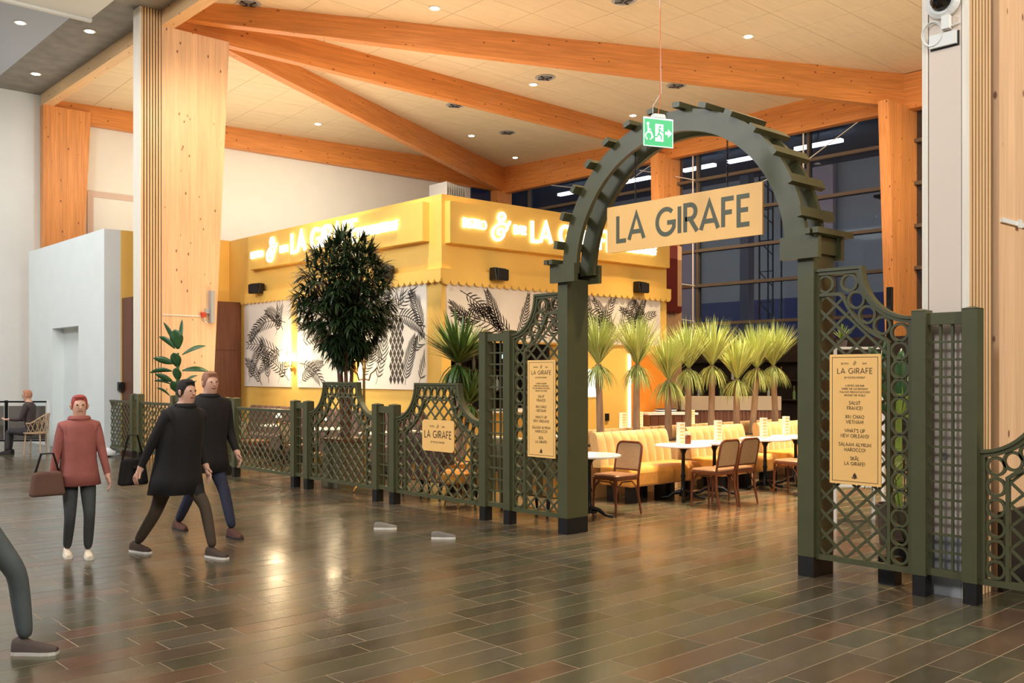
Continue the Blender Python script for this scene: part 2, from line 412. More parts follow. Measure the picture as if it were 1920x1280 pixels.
# concrete soffit over the concourse
struct(MB().box(6.6, 7.82, -3, 27.2, 9.04, 9.3), 'ceiling_soffit', CONC)
struct(MB().box(-3, 6.598, -3, 27.2, 9.04, 9.3), 'ceiling_concourse', GREYC)
struct(MB().box(3.0, 6.75, 12, 20.15, 8.85, 9.04).box(3.0, 6.78, 20.1, 20.2, 8.80, 9.0), 'trim_1', WHITE2)
# walls
struct(MB().box(7.7, 24.3, 27.2, 27.45, 0, 9.5), 'wall_back', WHITE)
struct(MB().box(-3, 7.7, 27.2, 27.45, 0, 9.04), 'wall_left', WHITE2)
struct(MB().box(24.45, 24.6, 0, 27.2, 0, .9), 'wall_right', DARK)
t = MB(); f = FY(27.2)
t.box(9.04, 9.2, 27.15, 27.2, 0, 6.68).box(9.2, 12.4, 27.15, 27.2, 6.52, 6.68)
struct(t, 'trim_2', mat('pinkish_trim', (206, 180, 160), .5))
struct(MB().box(9.2, 10.9, 27.17, 27.2, 0, 6.52), 'door_1', WHITE).location.z = 0
struct(MB().box(10.92, 12.4, 27.17, 27.2, 0, 6.52), 'door_2', WHITE)
# small dark pane high in the back wall
GLASS = D.materials.new('dusk_glass'); GLASS.use_nodes = True
nt = GLASS.node_tree; b = nt.nodes['Principled BSDF']; N = nt.nodes.new
b.inputs['Base Color'].default_value = (.02, .03, .05, 1); b.inputs['Roughness'].default_value = .03; b.inputs['Metallic'].default_value = 0
tr = N('ShaderNodeBsdfTransparent'); tr.inputs[0].default_value = (.80, .84, .88, 1)
mx = N('ShaderNodeMixShader'); mx.inputs[0].default_value = .22
nt.links.new(tr.outputs[0], mx.inputs[1]); nt.links.new(b.outputs[0], mx.inputs[2]); nt.links.new(mx.outputs[0], nt.nodes['Material Output'].inputs[0])
struct(MB().box(22.6, 23.5, 27.13, 27.2, 6.9, 8.5), 'window_2', mat('night_pane', (24, 48, 84), .08))

win = tag(D.objects.new('window_1', None), None); C.objects.link(win); win.location = (24.3, 14, 0); win['kind'] = 'structure'
MY = [3.4, 6.9, 10.6, 14.41, 18.22, 22.03, 25.84, 27.2]; TZ = [0, 1.0, 2.1, 3.22, 4.4, 5.48, 6.57, 7.66, 8.7]
for i in range(len(MY) - 1):
    for j in range(len(TZ) - 1):
        MB().box(24.33, 24.35, MY[i] + .03, MY[i + 1] - .03, TZ[j] + .03, TZ[j + 1] - .03).build('pane', GLASS, win)
for yy in MY[:-1]: MB().box(24.24, 24.42, yy - .035, yy + .035, 0, 8.7).build('mullion', MULL, win)
for zz in TZ[:-1]: MB().box(24.18, 24.42, 3.4, 27.2, zz - .045, zz + .045).build('transom', MULL, win)
RODM = mat('rod_white', (226, 216, 200), .4)
for (a, b) in (((14.3, 7.66), (11.7, 9.0)), ((14.4, 7.66), (18.0, 6.6)), ((22.2, 7.9), (25.8, 8.7)), ((22.2, 7.5), (19.4, 8.6)), ((18.2, 4.4), (20.4, 4.8)), ((18.2, 3.3), (20.4, 3.7)), ((18.2, 7.66), (20.4, 8.3))):
    MB().tube([(24.1, a[0], a[1]), (24.1, b[0], b[1])], .014, 6).build('tie_rod', RODM, win)
for yy in (14.41, 18.22, 22.03): MB().tube([(24.14, yy + .08, .9), (24.14, yy + .08, 8.6)], .022, 6).build('stay_rod', RODM, win)

# outside the glass
struct(MB().box(24.6, 60, -30, 60, -.2, -.05), 'trim_3', mat('asphalt', (40, 42, 48), .7))
cano = thing('station_canopy', (31, 20, 0), 'wide pale canopy with ribs beyond the window wall', 'canopy')
CANM = mat('canopy_grey', (150, 156, 170), .7)
MB().box(28.0, 34, -6, 44, 9.75, 10.0).build('roof', CANM, cano)
for yy in range(-2, 44, 8): MB().box(32.6, 33.0, yy, yy + .4, 0, 9.75).build('post', CANM, cano)
hall = thing('neighbouring_hall', (44, 20, 0), 'long pale hall with a dark blue base seen beyond the window wall', 'building')
MB().box(44, 52, -20, 60, 0, 5.6).build('base_band', mat('blue_band', (30, 40, 90), .7), hall)
MB().box(44.2, 52, -20, 60, 5.6, 14).build('wall', mat('hall_wall', (124, 124, 126), .7), hall)
for yy in (14, 19, 24.6, 33): MB().box(43.7, 44, yy, yy + 1.6, 0, 14).build('pier', mat('hall_pier', (150, 132, 136), .7), hall)
area('hall_wall_fill', (35, 20, 9.0), 6, 1300, (1, .98, .95), rot=(0, R(-60), 0), size_y=40)  # unseen area light added to brighten the hall wall outside
STRIP = mat('tube_white', (244, 248, 255), .4, emit=9)
wh = ('farthest left, behind the arch leg', 'second from the left, seen inside the arch', 'third from the left, right of the wooden post', 'fourth from the left, beside the sign chain', 'farthest right, beyond the arch')
for (a, b), h in zip(((29.0, 27.3), (25.5, 24.0), (22.4, 21.0), (20.4, 18.9), (17.7, 16.0)), wh):
    o = thing('tube_light', (29, (a + b) / 2, 9.3), 'white tube light under the outdoor canopy, ' + h, 'light', 'tube lights beyond the glass')
    MB().box(28.9, 29.1, b, a, 9.24, 9.34).build('diffuser', STRIP, o); MB().box(28.88, 29.12, b, a, 9.34, 9.40).build('housing', CANM, o)
    MB().box(28.98, 29.02, (a + b) / 2 - .02, (a + b) / 2 + .02, 9.40, 9.76).build('hanger', CANM, o)
mast = thing('lattice_mast', (27, 17.6, 0), 'tall dark steel lattice mast standing outside the window', 'mast')
MSTM = mat('mast_dark', (32, 32, 42), .6)
for dx in (0, .5):
    for dy in (0, .5): MB().tube([(27 + dx, 17.3 + dy, 0), (27 + dx, 17.3 + dy, 9)], .03, 6).build('rail', MSTM, mast)
for k in range(18): MB().bar((27, 17.3, k * .5), (27, 17.8, k * .5 + .5 if k % 2 else k * .5), .03, .03).build('brace', MSTM, mast)
flood = thing('floodlight_mast', (28, 12.55, 0), 'floodlight mast with a lit greenish lamp deck, right behind the glass', 'mast')
MB().tube([(28, 13.3, 0), (28, 13.3, 7.1)], .06, 6).build('pole', MSTM, flood); MB().box(27.6, 28.4, 12.7, 14.2, 7.0, 7.08).build('deck', MSTM, flood)
MB().box(27.7, 27.8, 12.8, 13.1, 7.1, 7.3).build('lamp', mat('flood_lamp', (180, 255, 190), .4, emit=6), flood)

# ---------------------------------------------------------------- timber frame
def beam(name, p, q, zb, zt, wd, label, m=GLUX):
    p = Vector((p[0], p[1], 0)); q = Vector((q[0], q[1], 0)); d = q - p; l = d.length
    n = 12; mb = MB(); top = []; bot = []
    for i in range(n + 1):
        s = i / n; P = p + d * s; bot.append((l * s, zb[0] + (zb[1] - zb[0]) * s)); top.append((l * s, (zt[0] + (zt[1] - zt[0]) * s) if zt else zc(P.x, P.y) + .03))
    mb.ribbon(bot, top, lambda u, v, dd: (u, dd, v), -wd / 2, wd / 2)
    o = mb.build(name, m); o.location = p; o.rotation_euler.z = math.atan2(d.y, d.x); return tag(o, label, 'beam')
beam('roof_beam', (8.05, 19.36), (24.4, 11.3), (8.96, 8.44), None, .24, 'deep orange laminated roof beam running right from the left column, nearest of the fan')
beam('roof_beam', (8.12, 19.38), (24.4, 19.25), (8.70, 8.62), None, .22, 'middle laminated beam of the fan, ending at the post behind the arch')
beam('roof_beam', (8.15, 19.42), (24.3, 27.1), (8.90, 8.44), None, .24, 'laminated roof beam of the fan that ends at the far corner post')
beam('roof_beam', (23.95, 1.0), (23.95, 27.1), (8.40, 8.40), (9.2, 9.45), .24, 'laminated edge beam along the top of the window wall')
beam('roof_beam', (8.1, 27.08), (24.0, 27.08), (8.42, 8.52), None, .22, 'laminated edge beam along the top of the white back wall')
beam('roof_beam', (7.97, -3), (7.97, 27.1), (8.74, 8.74), (9.5, 9.5), .26, 'pale laminated beam along the concrete ceiling edge, over the slatted columns', m=GLUP)
def column(name, xb, xt, y0, y1, z1, label, z0=0, flip=False, m=GLUZ):
    """tapered laminated column, xb=(x0,x1) bottom, xt=(x0,x1) top"""
    mb = MB(); mb.hexa([(xb[0], y0, z0), (xb[1], y0, z0), (xb[1], y1, z0), (xb[0], y1, z0)], [(xt[0], y0, z1), (xt[1], y0, z1), (xt[1], y1, z1), (xt[0], y1, z1)])
    return tag(mb.build(name, m), label, 'column')
column('timber_column', (7.84, 8.88), (7.84, 9.30), 19.2, 19.55, 8.74, 'broad tapered timber column beside the left slatted casing, nearest the white box wall')
column('timber_column', (7.84, 8.62), (7.84, 9.05), 26.9, 27.15, 8.74, 'orange tapered timber column standing against the far white wall, leftmost', m=GLUO)
column('timber_column', (7.88, 8.95), (7.88, 9.36), 3.02, 3.36, 8.74, 'broad timber column at the right edge of the picture, behind the low trellis')
column('timber_column', (23.35, 24.7), (22.8, 24.7), 11.35, 11.62, 8.46, 'orange tapered timber column in the window wall, right of the arch', m=GLUO)
column('timber_column', (23.5, 24.35), (23.25, 24.5), 18.95, 19.25, 8.5, 'timber post in the window wall seen above the hanging sign', m=GLUO)
column('timber_column', (23.7, 24.1), (23.5, 24.2), 26.7, 27.1, 8.5, 'timber post in the far corner above the yellow kiosk roof', m=GLUO)
def casing(yf, yb, label, panel):
    o = thing('slatted_casing', (7.6, yf, 0), label, 'casing')
    MB().box(7.43, 7.84, yf + .02, yb, 0, 9.03).build('backing', mat('casing_black', (30, 22, 18), .6), o)
    if not panel: MB().box(7.40, 7.43, yf, yb, 0, 9.03).build('side_board', PALE, o)
    else:
        PK = mat('pink_board', (222, 204, 186), .5)
        MB().box(7.40, 7.43, yb - .045, yb, 0, 9.03).build('side_board', PALE, o)
        MB().box(7.40, 7.43, yf, yf + .045, 0, 9.03).build('side_board', PALE, o)
        MB().box(7.405, 7.43, yf + .052, yb - .052, .47, 9.03).build('access_panel', PK, o)
        MB().box(7.405, 7.43, yf + .052, yb - .052, 0, .46).build('metal_plinth', GREYP, o)
    n = 7; wd = .41 / n
    for k in range(n):
        MB().box(7.43 + k * wd + .004, 7.43 + (k + 1) * wd - .019, yf, yf + .02, 0, 9.03).build('slat', SLAT, o)
    return o
casing(19.2, 19.55, 'tall casing of pale vertical slats left of the broad column, far left', False)
casing(3.06, 3.41, 'tall pale slatted casing with access panel at the right, behind the fence', True)
MB().box(7.85, 9.0, 2.98, 3.02, 0, .62).build('column_plinth', BLACK)['label'] = 'black plinth at the foot of the right timber column'; D.objects['column_plinth']['category'] = 'plinth'

# white box wall on the left with its doorway
wb = MB(); f = FX(7.16)
wb.box(7.16, 7.5, 20.5, 22.08, 0, 4.71).box(7.16, 7.5, 23.89, 25.7, 0, 4.71).box(7.16, 7.5, 22.08, 23.89, 2.75, 4.71)
wb.box(7.4, 7.5, 22.08, 23.89, 0, 2.75)
struct(wb, 'wall_box', WHITE2)
struct(MB().box(7.5, 9.93, 20.5, 20.7, 0, 4.71), 'wall_alcove', YEL)
wd = thing('walnut_cupboard', (8.7, 20.2, 0), 'tall walnut cupboard block in the corner behind the left column', 'cupboard')
MB().box(7.52, 9.91, 19.92, 20.48, 0, 3.28).build('body', WALN, wd)
MB().box(7.53, 8.72, 19.9, 19.92, .05, 2.2).build('door', WALN, wd); MB().box(8.74, 9.91, 19.9, 19.92, .05, 2.2).build('door', WALN, wd)
MB().box(7.53, 8.72, 19.9, 19.92, 2.22, 3.27).build('door', WALN, wd); MB().box(8.74, 9.91, 19.9, 19.92, 2.22, 3.27).build('door', WALN, wd)
o = thing('wall_switch', (7.5, 20.44, 1.45), 'small black control box on the yellow wall beside the walnut cupboard', 'switch')
MB().box(7.42, 7.50, 20.30, 20.48, 1.34, 1.52).build('body', BLACK, o); MB().box(7.405, 7.42, 20.34, 20.44, 1.38, 1.48).build('button', BLK, o)

# ---------------------------------------------------------------- the yellow kiosk building
kiosk = thing('bistro_kiosk', (12.8, 16.5, 0), 'yellow painted bistro building with lit lettering and palm murals', 'building')
KX, KY = 9.93, 12.70
b = MB()
b.box(KX, KX + .2, KY, 20.5, 0, 4.70)                                                     # left face
b.box(KX + .2, 10.13, KY, KY + .2, 0, 4.70)
b.box(10.13, 12.65, KY, KY + .2, 2.24, 4.70).box(12.65, 15.86, KY, KY + .2, 0, 4.70)
b.box(10.13, 12.65, KY, KY + .2, 0, 1.02)
b.box(15.66, 15.86, KY + .2, 20.5, 0, 4.70)
b.box(KX + .2, 15.66, KY + .2, 20.5, 4.55, 4.66)
b.build('wall', YEL, kiosk)
MB().box(10.13, 12.65, 14.4, 14.5, 0, 3.0).box(10.13, 10.2, KY + .2, 14.4, 0, 3).box(12.6, 12.65, KY + .2, 14.4, 0, 3).box(10.13, 12.65, KY + .2, 14.4, 2.6, 2.7).build('bar_niche', DARK, kiosk)
MB().box(10.13, 12.65, KY - .25, KY + .25, 1.02, 1.07).build('bar_top', MARB, kiosk)
for z in (1.35, 1.75): MB().box(10.2, 12.6, 14.15, 14.4, z, z + .03).build('bottle_shelf', WALN, kiosk)
for k in range(12):
    xx = 10.35 + k * .2; zz = 1.38 if k % 2 else 1.78
    o = thing('bottle', (xx, 14.28, zz), 'bottle on the shelves inside the dark bar niche of the kiosk', 'bottle', 'bottles in the bar niche')
    MB().lathe([(.035, 0), (.035, .17), (.013, .22), (.013, .29)], (xx, 14.28, zz), 8).build('glass', mat('bottle_%d' % (k % 3), [(120, 150, 90), (170, 110, 60), (200, 200, 190)][k % 3], .1), o)
    MB().lathe([(.015, .29), (.015, .32)], (xx, 14.28, zz), 8).build('cap', BLK, o)
o = thing('pendant_lamp', (12.0, 13.4, 2.0), 'pale glass pendant lamp glowing in the dark bar niche', 'lamp')
MB().tube([(12.0, 13.4, 2.6), (12.0, 13.4, 2.12)], .006, 5).build('cord', BLK, o); MB().lathe([(.03, .12), (.10, .04), (.11, 0), (.10, 0)], (12.0, 13.4, 1.98), 14).build('shade', mat('pendant_glass', (190, 220, 225), .2, emit=1.5), o)
# sign boards and shadowed returns
MB().box(KX - .14, KX, 13.04, 19.30, 3.94, 4.60).build('sign_board', YEL, kiosk)
MB().box(10.0, 15.79, KY - .14, KY, 3.88, 4.58).build('sign_board', YEL, kiosk)
# scalloped pelmet
def scallop(fn, u0, u1, zt, zb, r, d0, d1, sgn=1):
    n = round((u1 - u0) / (2 * r)); st = (u1 - u0) / n; P = [(u0, zt), (u0, zb)]
    for k in range(n):
        c = u0 + st * (k + .5)
        P += [(c - st / 2 * math.cos(R(a)), zb - st / 2 * math.sin(R(a))) for a in (15, 50, 90, 130, 165)]
        P.append((u0 + st * (k + 1), zb))
    Q = [(p[0], zt) for p in P[1:]]
    return MB().ribbon(P[1:], Q, fn, d0, d1)
scallop(FX(KX), KY - .09, 19.8, 3.42, 3.30, .085, -.09, -.05).build('scalloped_pelmet', YEL, kiosk)
scallop(FY(KY), KX - .048, 15.9, 3.42, 3.27, .085, -.09, -.05).build('scalloped_pelmet', YEL, kiosk)
MB().box(KX - .088, KX, KY - .088, 19.8, 3.421, 3.45).box(KX + .001, 15.9, KY - .09, KY, 3.42, 3.45).build('pelmet_cap', YEL, kiosk)
# murals
def mural(fn, u0, u1, v0, v1, fronds, trunk=None):
    """fn with outward depth positive"""
    bd = MB().prism([(u0, v0), (u1, v0), (u1, v1), (u0, v1)], fn, 0, .03).build('mural_panel', MURAL, kiosk)
    mb = MB()
    def ok(P): return all(u0 + .01 < p[0] < u1 - .01 and v0 + .01 < p[1] < v1 - .01 for p in P)
    def leaf(p, ang, ln, w, bend):
        A = []; B = []; n = 5
        for i in range(n + 1):
            s = i / n; a = ang + bend * s
            p2 = (p[0] + ln * s * math.cos(a), p[1] + ln * s * math.sin(a)); h = w * math.sin(PI * min(1, s * .92 + .08)) ** .7
            A.append((p2[0] - h * math.sin(a), p2[1] + h * math.cos(a))); B.append((p2[0] + h * math.sin(a), p2[1] - h * math.cos(a)))
        if ok(A + B): mb.ribbon(A, B, fn, .0305, .033)
    for (bu, bv, ang, ln, curl, side) in fronds:
        a = R(ang); P = [(bu, bv)]; n = 15; angs = []
        for i in range(n):
            a += R(curl) / n; angs.append(a); P.append((P[-1][0] + math.cos(a) * ln / n, P[-1][1] + math.sin(a) * ln / n))
        for i in range(n):
            if ok([P[i], P[i + 1]]): mb.ribbon([P[i], P[i + 1]], [(P[i][0] + .012, P[i][1] + .012), (P[i + 1][0] + .01, P[i + 1][1] + .01)], fn, .0305, .033)
        for i in range(2, n):
            s = i / n; ll = side * (1 - abs(s - .45) * 1.15) * random.uniform(.85, 1.1)
            for sg in (1, -1): leaf(P[i], angs[i] + sg * R(64 - 26 * s), max(.08, ll * .95), .0115, -sg * .30)
    if trunk:
        tu, w0, w1 = trunk; rows = int((v1 - v0) / .10)
        for r_ in range(rows + 1):
            for c_ in range(4 if r_ % 2 else 3):
                cu = tu + (c_ - (1.5 if r_ % 2 else 1)) * .115; cv = v0 + .06 + r_ * .115
                if cv > v0 + (v1 - v0) * .72: continue
                P = [(cu - .05, cv), (cu, cv - .085), (cu + .05, cv), (cu, cv + .085)]
                if ok(P): mb.prism(P, fn, .0305, .033)
    mb.build('palm_print', INK, bd)['kind'] = 'stuff'
MXf = lambda u, v, d: (KX - d, -u, v)
MYf = lambda u, v, d: (u, KY - d, v)
mural(MXf, -19.72, -17.68, 1.42, 3.24, [(-18.0, 2.0, 150, 1.9, 40, .36), (-17.9, 2.75, 165, 1.7, 45, .34), (-17.75, 1.55, 140, 1.5, 35, .34), (-18.3, 2.5, 60, 1.0, 40, .3), (-18.2, 1.5, 60, 1.3, -35, .3), (-18.6, 1.5, 95, 1.0, 30, .3), (-18.0, 2.6, 120, .9, 60, .3), (-18.9, 1.45, 130, 1.0, 30, .3), (-19.5, 1.5, 70, 1.0, -30, .3), (-18.6, 2.9, 190, 1.0, 40, .28), (-18.0, 2.2, 190, 1.2, 30, .3)])
mural(MXf, -17.40, -15.46, 1.42, 3.24, [(-17.35, 2.3, 25, 1.6, -60, .34), (-17.3, 1.9, 0, 1.3, -60, .3), (-16.6, 2.5, 100, 1.0, 40, .3), (-15.6, 2.0, 130, 1.1, 40, .3), (-17.3, 2.9, -10, 1.0, -50, .3), (-15.6, 3.0, 200, 1.0, 40, .3), (-17.3, 1.5, 40, 1.0, -30, .3)])
mural(MXf, -15.19, -13.08, 1.42, 3.24, [(-14.0, 2.75, 60, 1.3, 20, .4), (-14.0, 2.75, 35, 1.2, 30, .36), (-14.0, 2.7, 10, 1.0, -60, .34), (-14.1, 2.75, 120, 1.1, 30, .36), (-14.1, 2.7, 160, 1.1, 50, .34), (-14.1, 2.7, 200, 1.1, 30, .3), (-13.5, 2.0, 60, 1.0, -60, .3), (-14.6, 1.5, 60, 1.2, 30, .3), (-13.3, 1.5, 70, 1.0, -30, .28), (-15.1, 1.6, 40, 1.0, 30, .3), (-13.2, 2.4, 100, .8, 30, .3), (-13.7, 1.5, 80, .9, -20, .3), (-14.3, 1.9, 150, .9, 30, .3), (-14.9, 2.9, 30, .8, -30, .26)], trunk=(-13.95, .20, .2))
mural(MYf, 10.02, 12.95, 2.27, 3.26, [(11.6, 2.3, 150, 1.7, 30, .30), (11.5, 2.3, 120, 1.2, 60, .28), (11.6, 2.3, 60, .9, 20, .2), (11.6, 2.3, 30, 1.8, 8, .32), (11.7, 2.3, 8, 1.5, 30, .28), (10.6, 2.35, 120, .8, 30, .25), (12.4, 2.3, 70, 1.0, -40, .25), (10.3, 3.1, -20, 1.2, -30, .26), (10.1, 2.4, 40, 1.0, -30, .26), (11.9, 2.5, 45, 1.3, -20, .3), (12.7, 2.4, 110, .8, 20, .26), (11.2, 2.3, 100, .9, 20, .26)])
mural(MYf, 12.98, 15.62, 2.27, 3.26, [(14.3, 2.3, 120, 1.1, 20, .3), (14.3, 2.3, 70, 1.1, -20, .3), (14.3, 2.4, 150, 1.3, 30, .3), (14.3, 2.4, 35, 1.3, -20, .3), (13.4, 2.3, 80, 1.0, 20, .26), (15.2, 2.3, 100, 1.0, 30, .26), (13.1, 2.9, 0, 1.2, -30, .26), (13.6, 2.35, 50, 1.1, 10, .3), (14.8, 2.35, 80, .9, -20, .28), (15.4, 2.4, 140, 1.2, 20, .28)])
# illuminated lettering
def letters(s, fn, u, v, h, m, parent, depth, nm='letter', gap=.2, sx=1, stroke=.13):
    for ch in s:
        if ch != ' ':
            mb = MB(); text(mb, ch, fn, u, v, h, stroke, depth, gap, 'l', sx); mb.build(nm, m, parent)
        u += (GL[ch][0] + gap) * h * sx
def lit(s, fn, u, v, h, nm='lit_letter', **k):
    letters(s, fn, u, v, h, LIT, kiosk, (.01, .045), nm, **k)
a = RX(KX - .14)
lit('BISTRO', a, -19.13, 4.17, .13, stroke=.15, gap=.14, sx=.95)
lit('&', a, -18.42, 4.05, .46, stroke=.09, nm='lit_ampersand', sx=.85)
lit('BAR', a, -17.86, 4.18, .13, stroke=.15, gap=.14)
lit('LA GIRAFE', a, -17.4, 4.14, .38, stroke=.17, gap=.15, sx=.98)
lit('BY PONTUS FRITHIOF', a, -14.98, 4.20, .16, stroke=.14, gap=.13, sx=.62)
b_ = RY(KY - .14)
lit('BISTRO', b_, 10.26, 4.16, .15, stroke=.14, gap=.13, sx=.80)
lit('&', b_, 10.90, 4.02, .46, stroke=.09, nm='lit_ampersand', sx=.88)
lit('BAR', b_, 11.42, 4.16, .15, stroke=.14, gap=.13, sx=.80)
lit('LA GIRAFE', b_, 11.84, 4.07, .36, stroke=.16, gap=.15, sx=.95)
lit('BY PONTUS FRITHIOF', b_, 14.15, 4.10, .15, stroke=.14, gap=.13, sx=.62)
MB().box(15.0, 15.85, KY - .02, KY, .02, 2.1).build('door', ORANGE, kiosk)
MB().box(14.64, 14.69, KY - .04, KY, .02, 2.1).build('door_gap_strip', mat('lit_gap', (255, 236, 200), .5, emit=2.2), kiosk)
MB().box(14.72, 15.0, KY - .02, KY, .02, 2.1).build('door', ORANGE, kiosk)
MB().tube([(15.55, KY - .08, .92), (15.78, KY - .08, .92)], .014, 8).tube([(15.57, KY, .92), (15.57, KY - .08, .92)], .012, 6).build('door_handle', BRASS, kiosk)
MB().box(12.9, 13.85, KY - .015, KY, 1.25, 1.78).build('serving_hatch', mat('hatch_lit', (226, 240, 240), .5, emit=1.2), kiosk)
o = MB().box(13.96, 14.06, KY - .025, KY, .78, .92).build('socket_plate', BLACK, kiosk)
o = thing('roof_vent', (10.45, 13.55, 4.70), 'grey steel cage lying on the corner of the yellow kiosk roof', 'vent')
g = MB()
for k in range(9): g.box(10.28 + k * .05, 10.29 + k * .05, 13.0, 13.5, 4.73, 5.0 - k * .008)
g.box(10.2, 10.75, 12.98, 13.52, 4.72, 4.75); g.build('grille', GREYP, o)
# loudspeakers
def speaker(loc, rz, label):
    o = thing('wall_speaker', loc, label, 'speaker', 'black loudspeakers on the yellow kiosk', rz)
    m = MB(); m.hexa([(-.17, -.27, -.10), (.17, -.27, -.10), (.13, -.07, -.10), (-.13, -.07, -.10)], [(-.17, -.23, .12), (.17, -.23, .12), (.13, -.07, .12), (-.13, -.07, .12)])
    c = m.build('cabinet', BLK, o, world=False)
    mo = c.modifiers.new('b', 'BEVEL'); mo.width = .015; mo.segments = 2
    MB().box(-.15, .15, -.285, -.265, -.085, .095).build('grille', mat('speaker_cloth', (12, 12, 12), .8), o, world=False)
    MB().box(-.03, .03, -.08, 0, -.03, .03).build('bracket', BLK, o, world=False)
speaker((11.01, KY, 3.41), R(12), 'black loudspeaker on the right face of the kiosk, left of the arch post')
speaker((14.8, KY, 3.41), R(12), 'black loudspeaker on the right face of the kiosk, seen inside the arch')
speaker((KX, 18.89, 3.50), R(-90 + 12), 'black loudspeaker on the left face of the kiosk, under the lit ampersand')
speaker((KX, 14.13, 3.48), R(-90 + 12), 'black loudspeaker half hidden by the crown of the tree')
def sconce(y, label):
    o = thing('wall_sconce', (KX, y, 1.9), label, 'lamp', 'twin-shade sconces on the kiosk wall')
    MB().lathe([(.03, -.12), (.05, -.05), (.02, .02)], (KX - .06, y, 1.86), 10).build('back_plate', BRASS, o)
    for s in (-1, 1):
        MB().tube([(KX - .06, y, 1.86), (KX - .14, y + s * .1, 1.84), (KX - .16, y + s * .18, 1.95)], .008, 6).build('arm', BRASS, o)
        sh = MB().lathe([(.085, 0), (.065, .16)], (KX - .16, y + s * .18, 1.95), 14)
        sh.build('shade', mat('lamp_shade', (255, 226, 176), .6, emit=4.5), o)
    l = D.lights.new('sconce_light', 'POINT'); l.energy = 28; l.color = (1, .76, .46); l.shadow_soft_size = .1
    lo = D.objects.new('sconce_light', l); C.objects.link(lo); lo.location = (KX - .42, y, 2.1)
sconce(17.55, 'lit wall lamp with two cream shades on the yellow pilaster left of the tree')
sconce(15.3, 'lit wall lamp with two cream shades half behind the tree trunk')

# second small kiosk with maroon front and salmon wall
k2 = thing('salmon_kiosk', (17.5, 15, 0), 'salmon walled stall with a maroon scalloped fascia right of the yellow kiosk', 'building')
MB().box(16.4, 19.85, 15.4, 18, 0, 4.96).build('wall', SALM, k2)
MB().box(16.4, 19.55, 15.3, 15.4, 3.35, 4.94).build('fascia', MAROON, k2)
scallop(FY(15.3), 16.4, 19.62, 3.4, 3.3, .08, -.08, 0).build('scalloped_edge', MAROON, k2)
# bar shelving in the dark back
bar = thing('back_bar', (20.8, 10.8, 0), 'dark bar shelving under the window wall, behind the yuccas', 'shelving')
MB().box(22.4, 22.8, 4, 18, 0, 2.6).build('cabinet', DARK, bar)
for z in (1.0, 1.5, 2.0): MB().box(22.1, 22.4, 4, 18, z, z + .03).build('shelf', DARK, bar)
rnd = random.Random(3)
for k in range(34):
    yy = 4.5 + k * .38; z = 1.03 + .5 * (k % 2)
    o = thing('bottle', (22.25, yy, z), 'small glass bottle on the dark bar shelving under the windows', 'bottle', 'bottles on the dark bar shelving')
    MB().lathe([(.04, 0), (.04, .18), (.015, .24), (.015, .32)], (22.25, yy, z), 8).build('glass', mat('bottle_%d' % (k % 3), [(120, 150, 90), (170, 110, 60), (200, 200, 190)][k % 3], .1), o)
    MB().lathe([(.017, .32), (.017, .35)], (22.25, yy, z), 8).build('cap', BRASS, o)
ctr = thing('service_counter', (17.0, 11.9, 0), 'service counter of brown ribbed wood with a grey upholstered top band', 'counter', rz=math.atan2(-1.06, 1.17))
MB().box(-1.05, 1.05, 0, .5, 0, .93).build('body', WALN, ctr, world=False)
MB().prism([(-1.05, .93), (1.05, .93), (1.05, 1.22), (-.95, 1.22), (-1.05, 1.12)], lambda u, v, d: (u, d, v), -.03, .35).build('upholstered_band', mat('grey_leather', (168, 150, 124), .6), ctr, world=False)
for k in range(26): MB().box(-1.04 + k * .08, -.98 + k * .08, -.015, 0, .02, .92).build('rib', WALN, ctr, world=False)
sta = thing('waiter_station', (15.2, 12.0, 0), 'low wooden waiter station with folded napkins, beside the orange door', 'counter', rz=R(-30))
MB().box(-.5, .5, 0, .5, 0, .88).build('body', WALN, sta, world=False); MB().box(-.52, .52, -.02, .52, .88, .92).build('top', MARB, sta, world=False)
for k in range(6): MB().box(-.48 + k * .165, -.33 + k * .165, -.015, 0, .04, .86).build('door', WALN, sta, world=False)
o = thing('napkin_stack', (15.2, 12.2, .92), 'stack of white and blue napkins on the waiter station', 'napkins', rz=R(-30))
for k in range(4): MB().box(-.2 + .01 * k, .2, -.1, .14 - .01 * k, .02 * k, .02 * k + .018).build('napkin', [PLAS, mat('navy_cloth', (40, 46, 76), .8)][k % 2], o, world=False)

# ---------------------------------------------------------------- ceiling fittings
def ray(px, py):
    a = (px - 960) / 1806; b = (700 - py) / 1806; return (.6717 + a * .7408, .7408 - a * .6717, b)
def at_ceiling(px, py, z=None):
    r = ray(px, py); t = 7.6 / r[2]
    for _ in range(8):
        zz = z if z else zc(r[0] * t, r[1] * t); t = (zz - 1.7) / r[2]
    return (r[0] * t, r[1] * t, zz)
DL = [(815, 15, 'above the nearest roof beam, left of centre'), (1403, 68, 'above the nearest roof beam, at the right'), (596, 232, 'at the left, over the white wall, beyond the fan of beams'),
      (1000, 158, 'beside the round air diffuser, between the upper beams'), (1187, 216, 'just left of the green exit sign'), (884, 254, 'in the bay left of the far corner post'),
      (966, 295, 'nearest the far corner post')]
LD = mat('downlight_lens', (255, 236, 200), .4, emit=14)
for px, py, wtx in DL:
    x, y, z = at_ceiling(px, py)
    o = thing('downlight', (x, y, z), 'small round ceiling downlight ' + wtx, 'light', 'downlights in the plywood ceiling')
    MB().lathe([(.13, -.012), (.12, .005)], (x, y, z), 16).build('trim_ring', PLAS, o); MB().lathe([(.085, -.02), (.08, .0)], (x, y, z), 14).build('lens', LD, o)
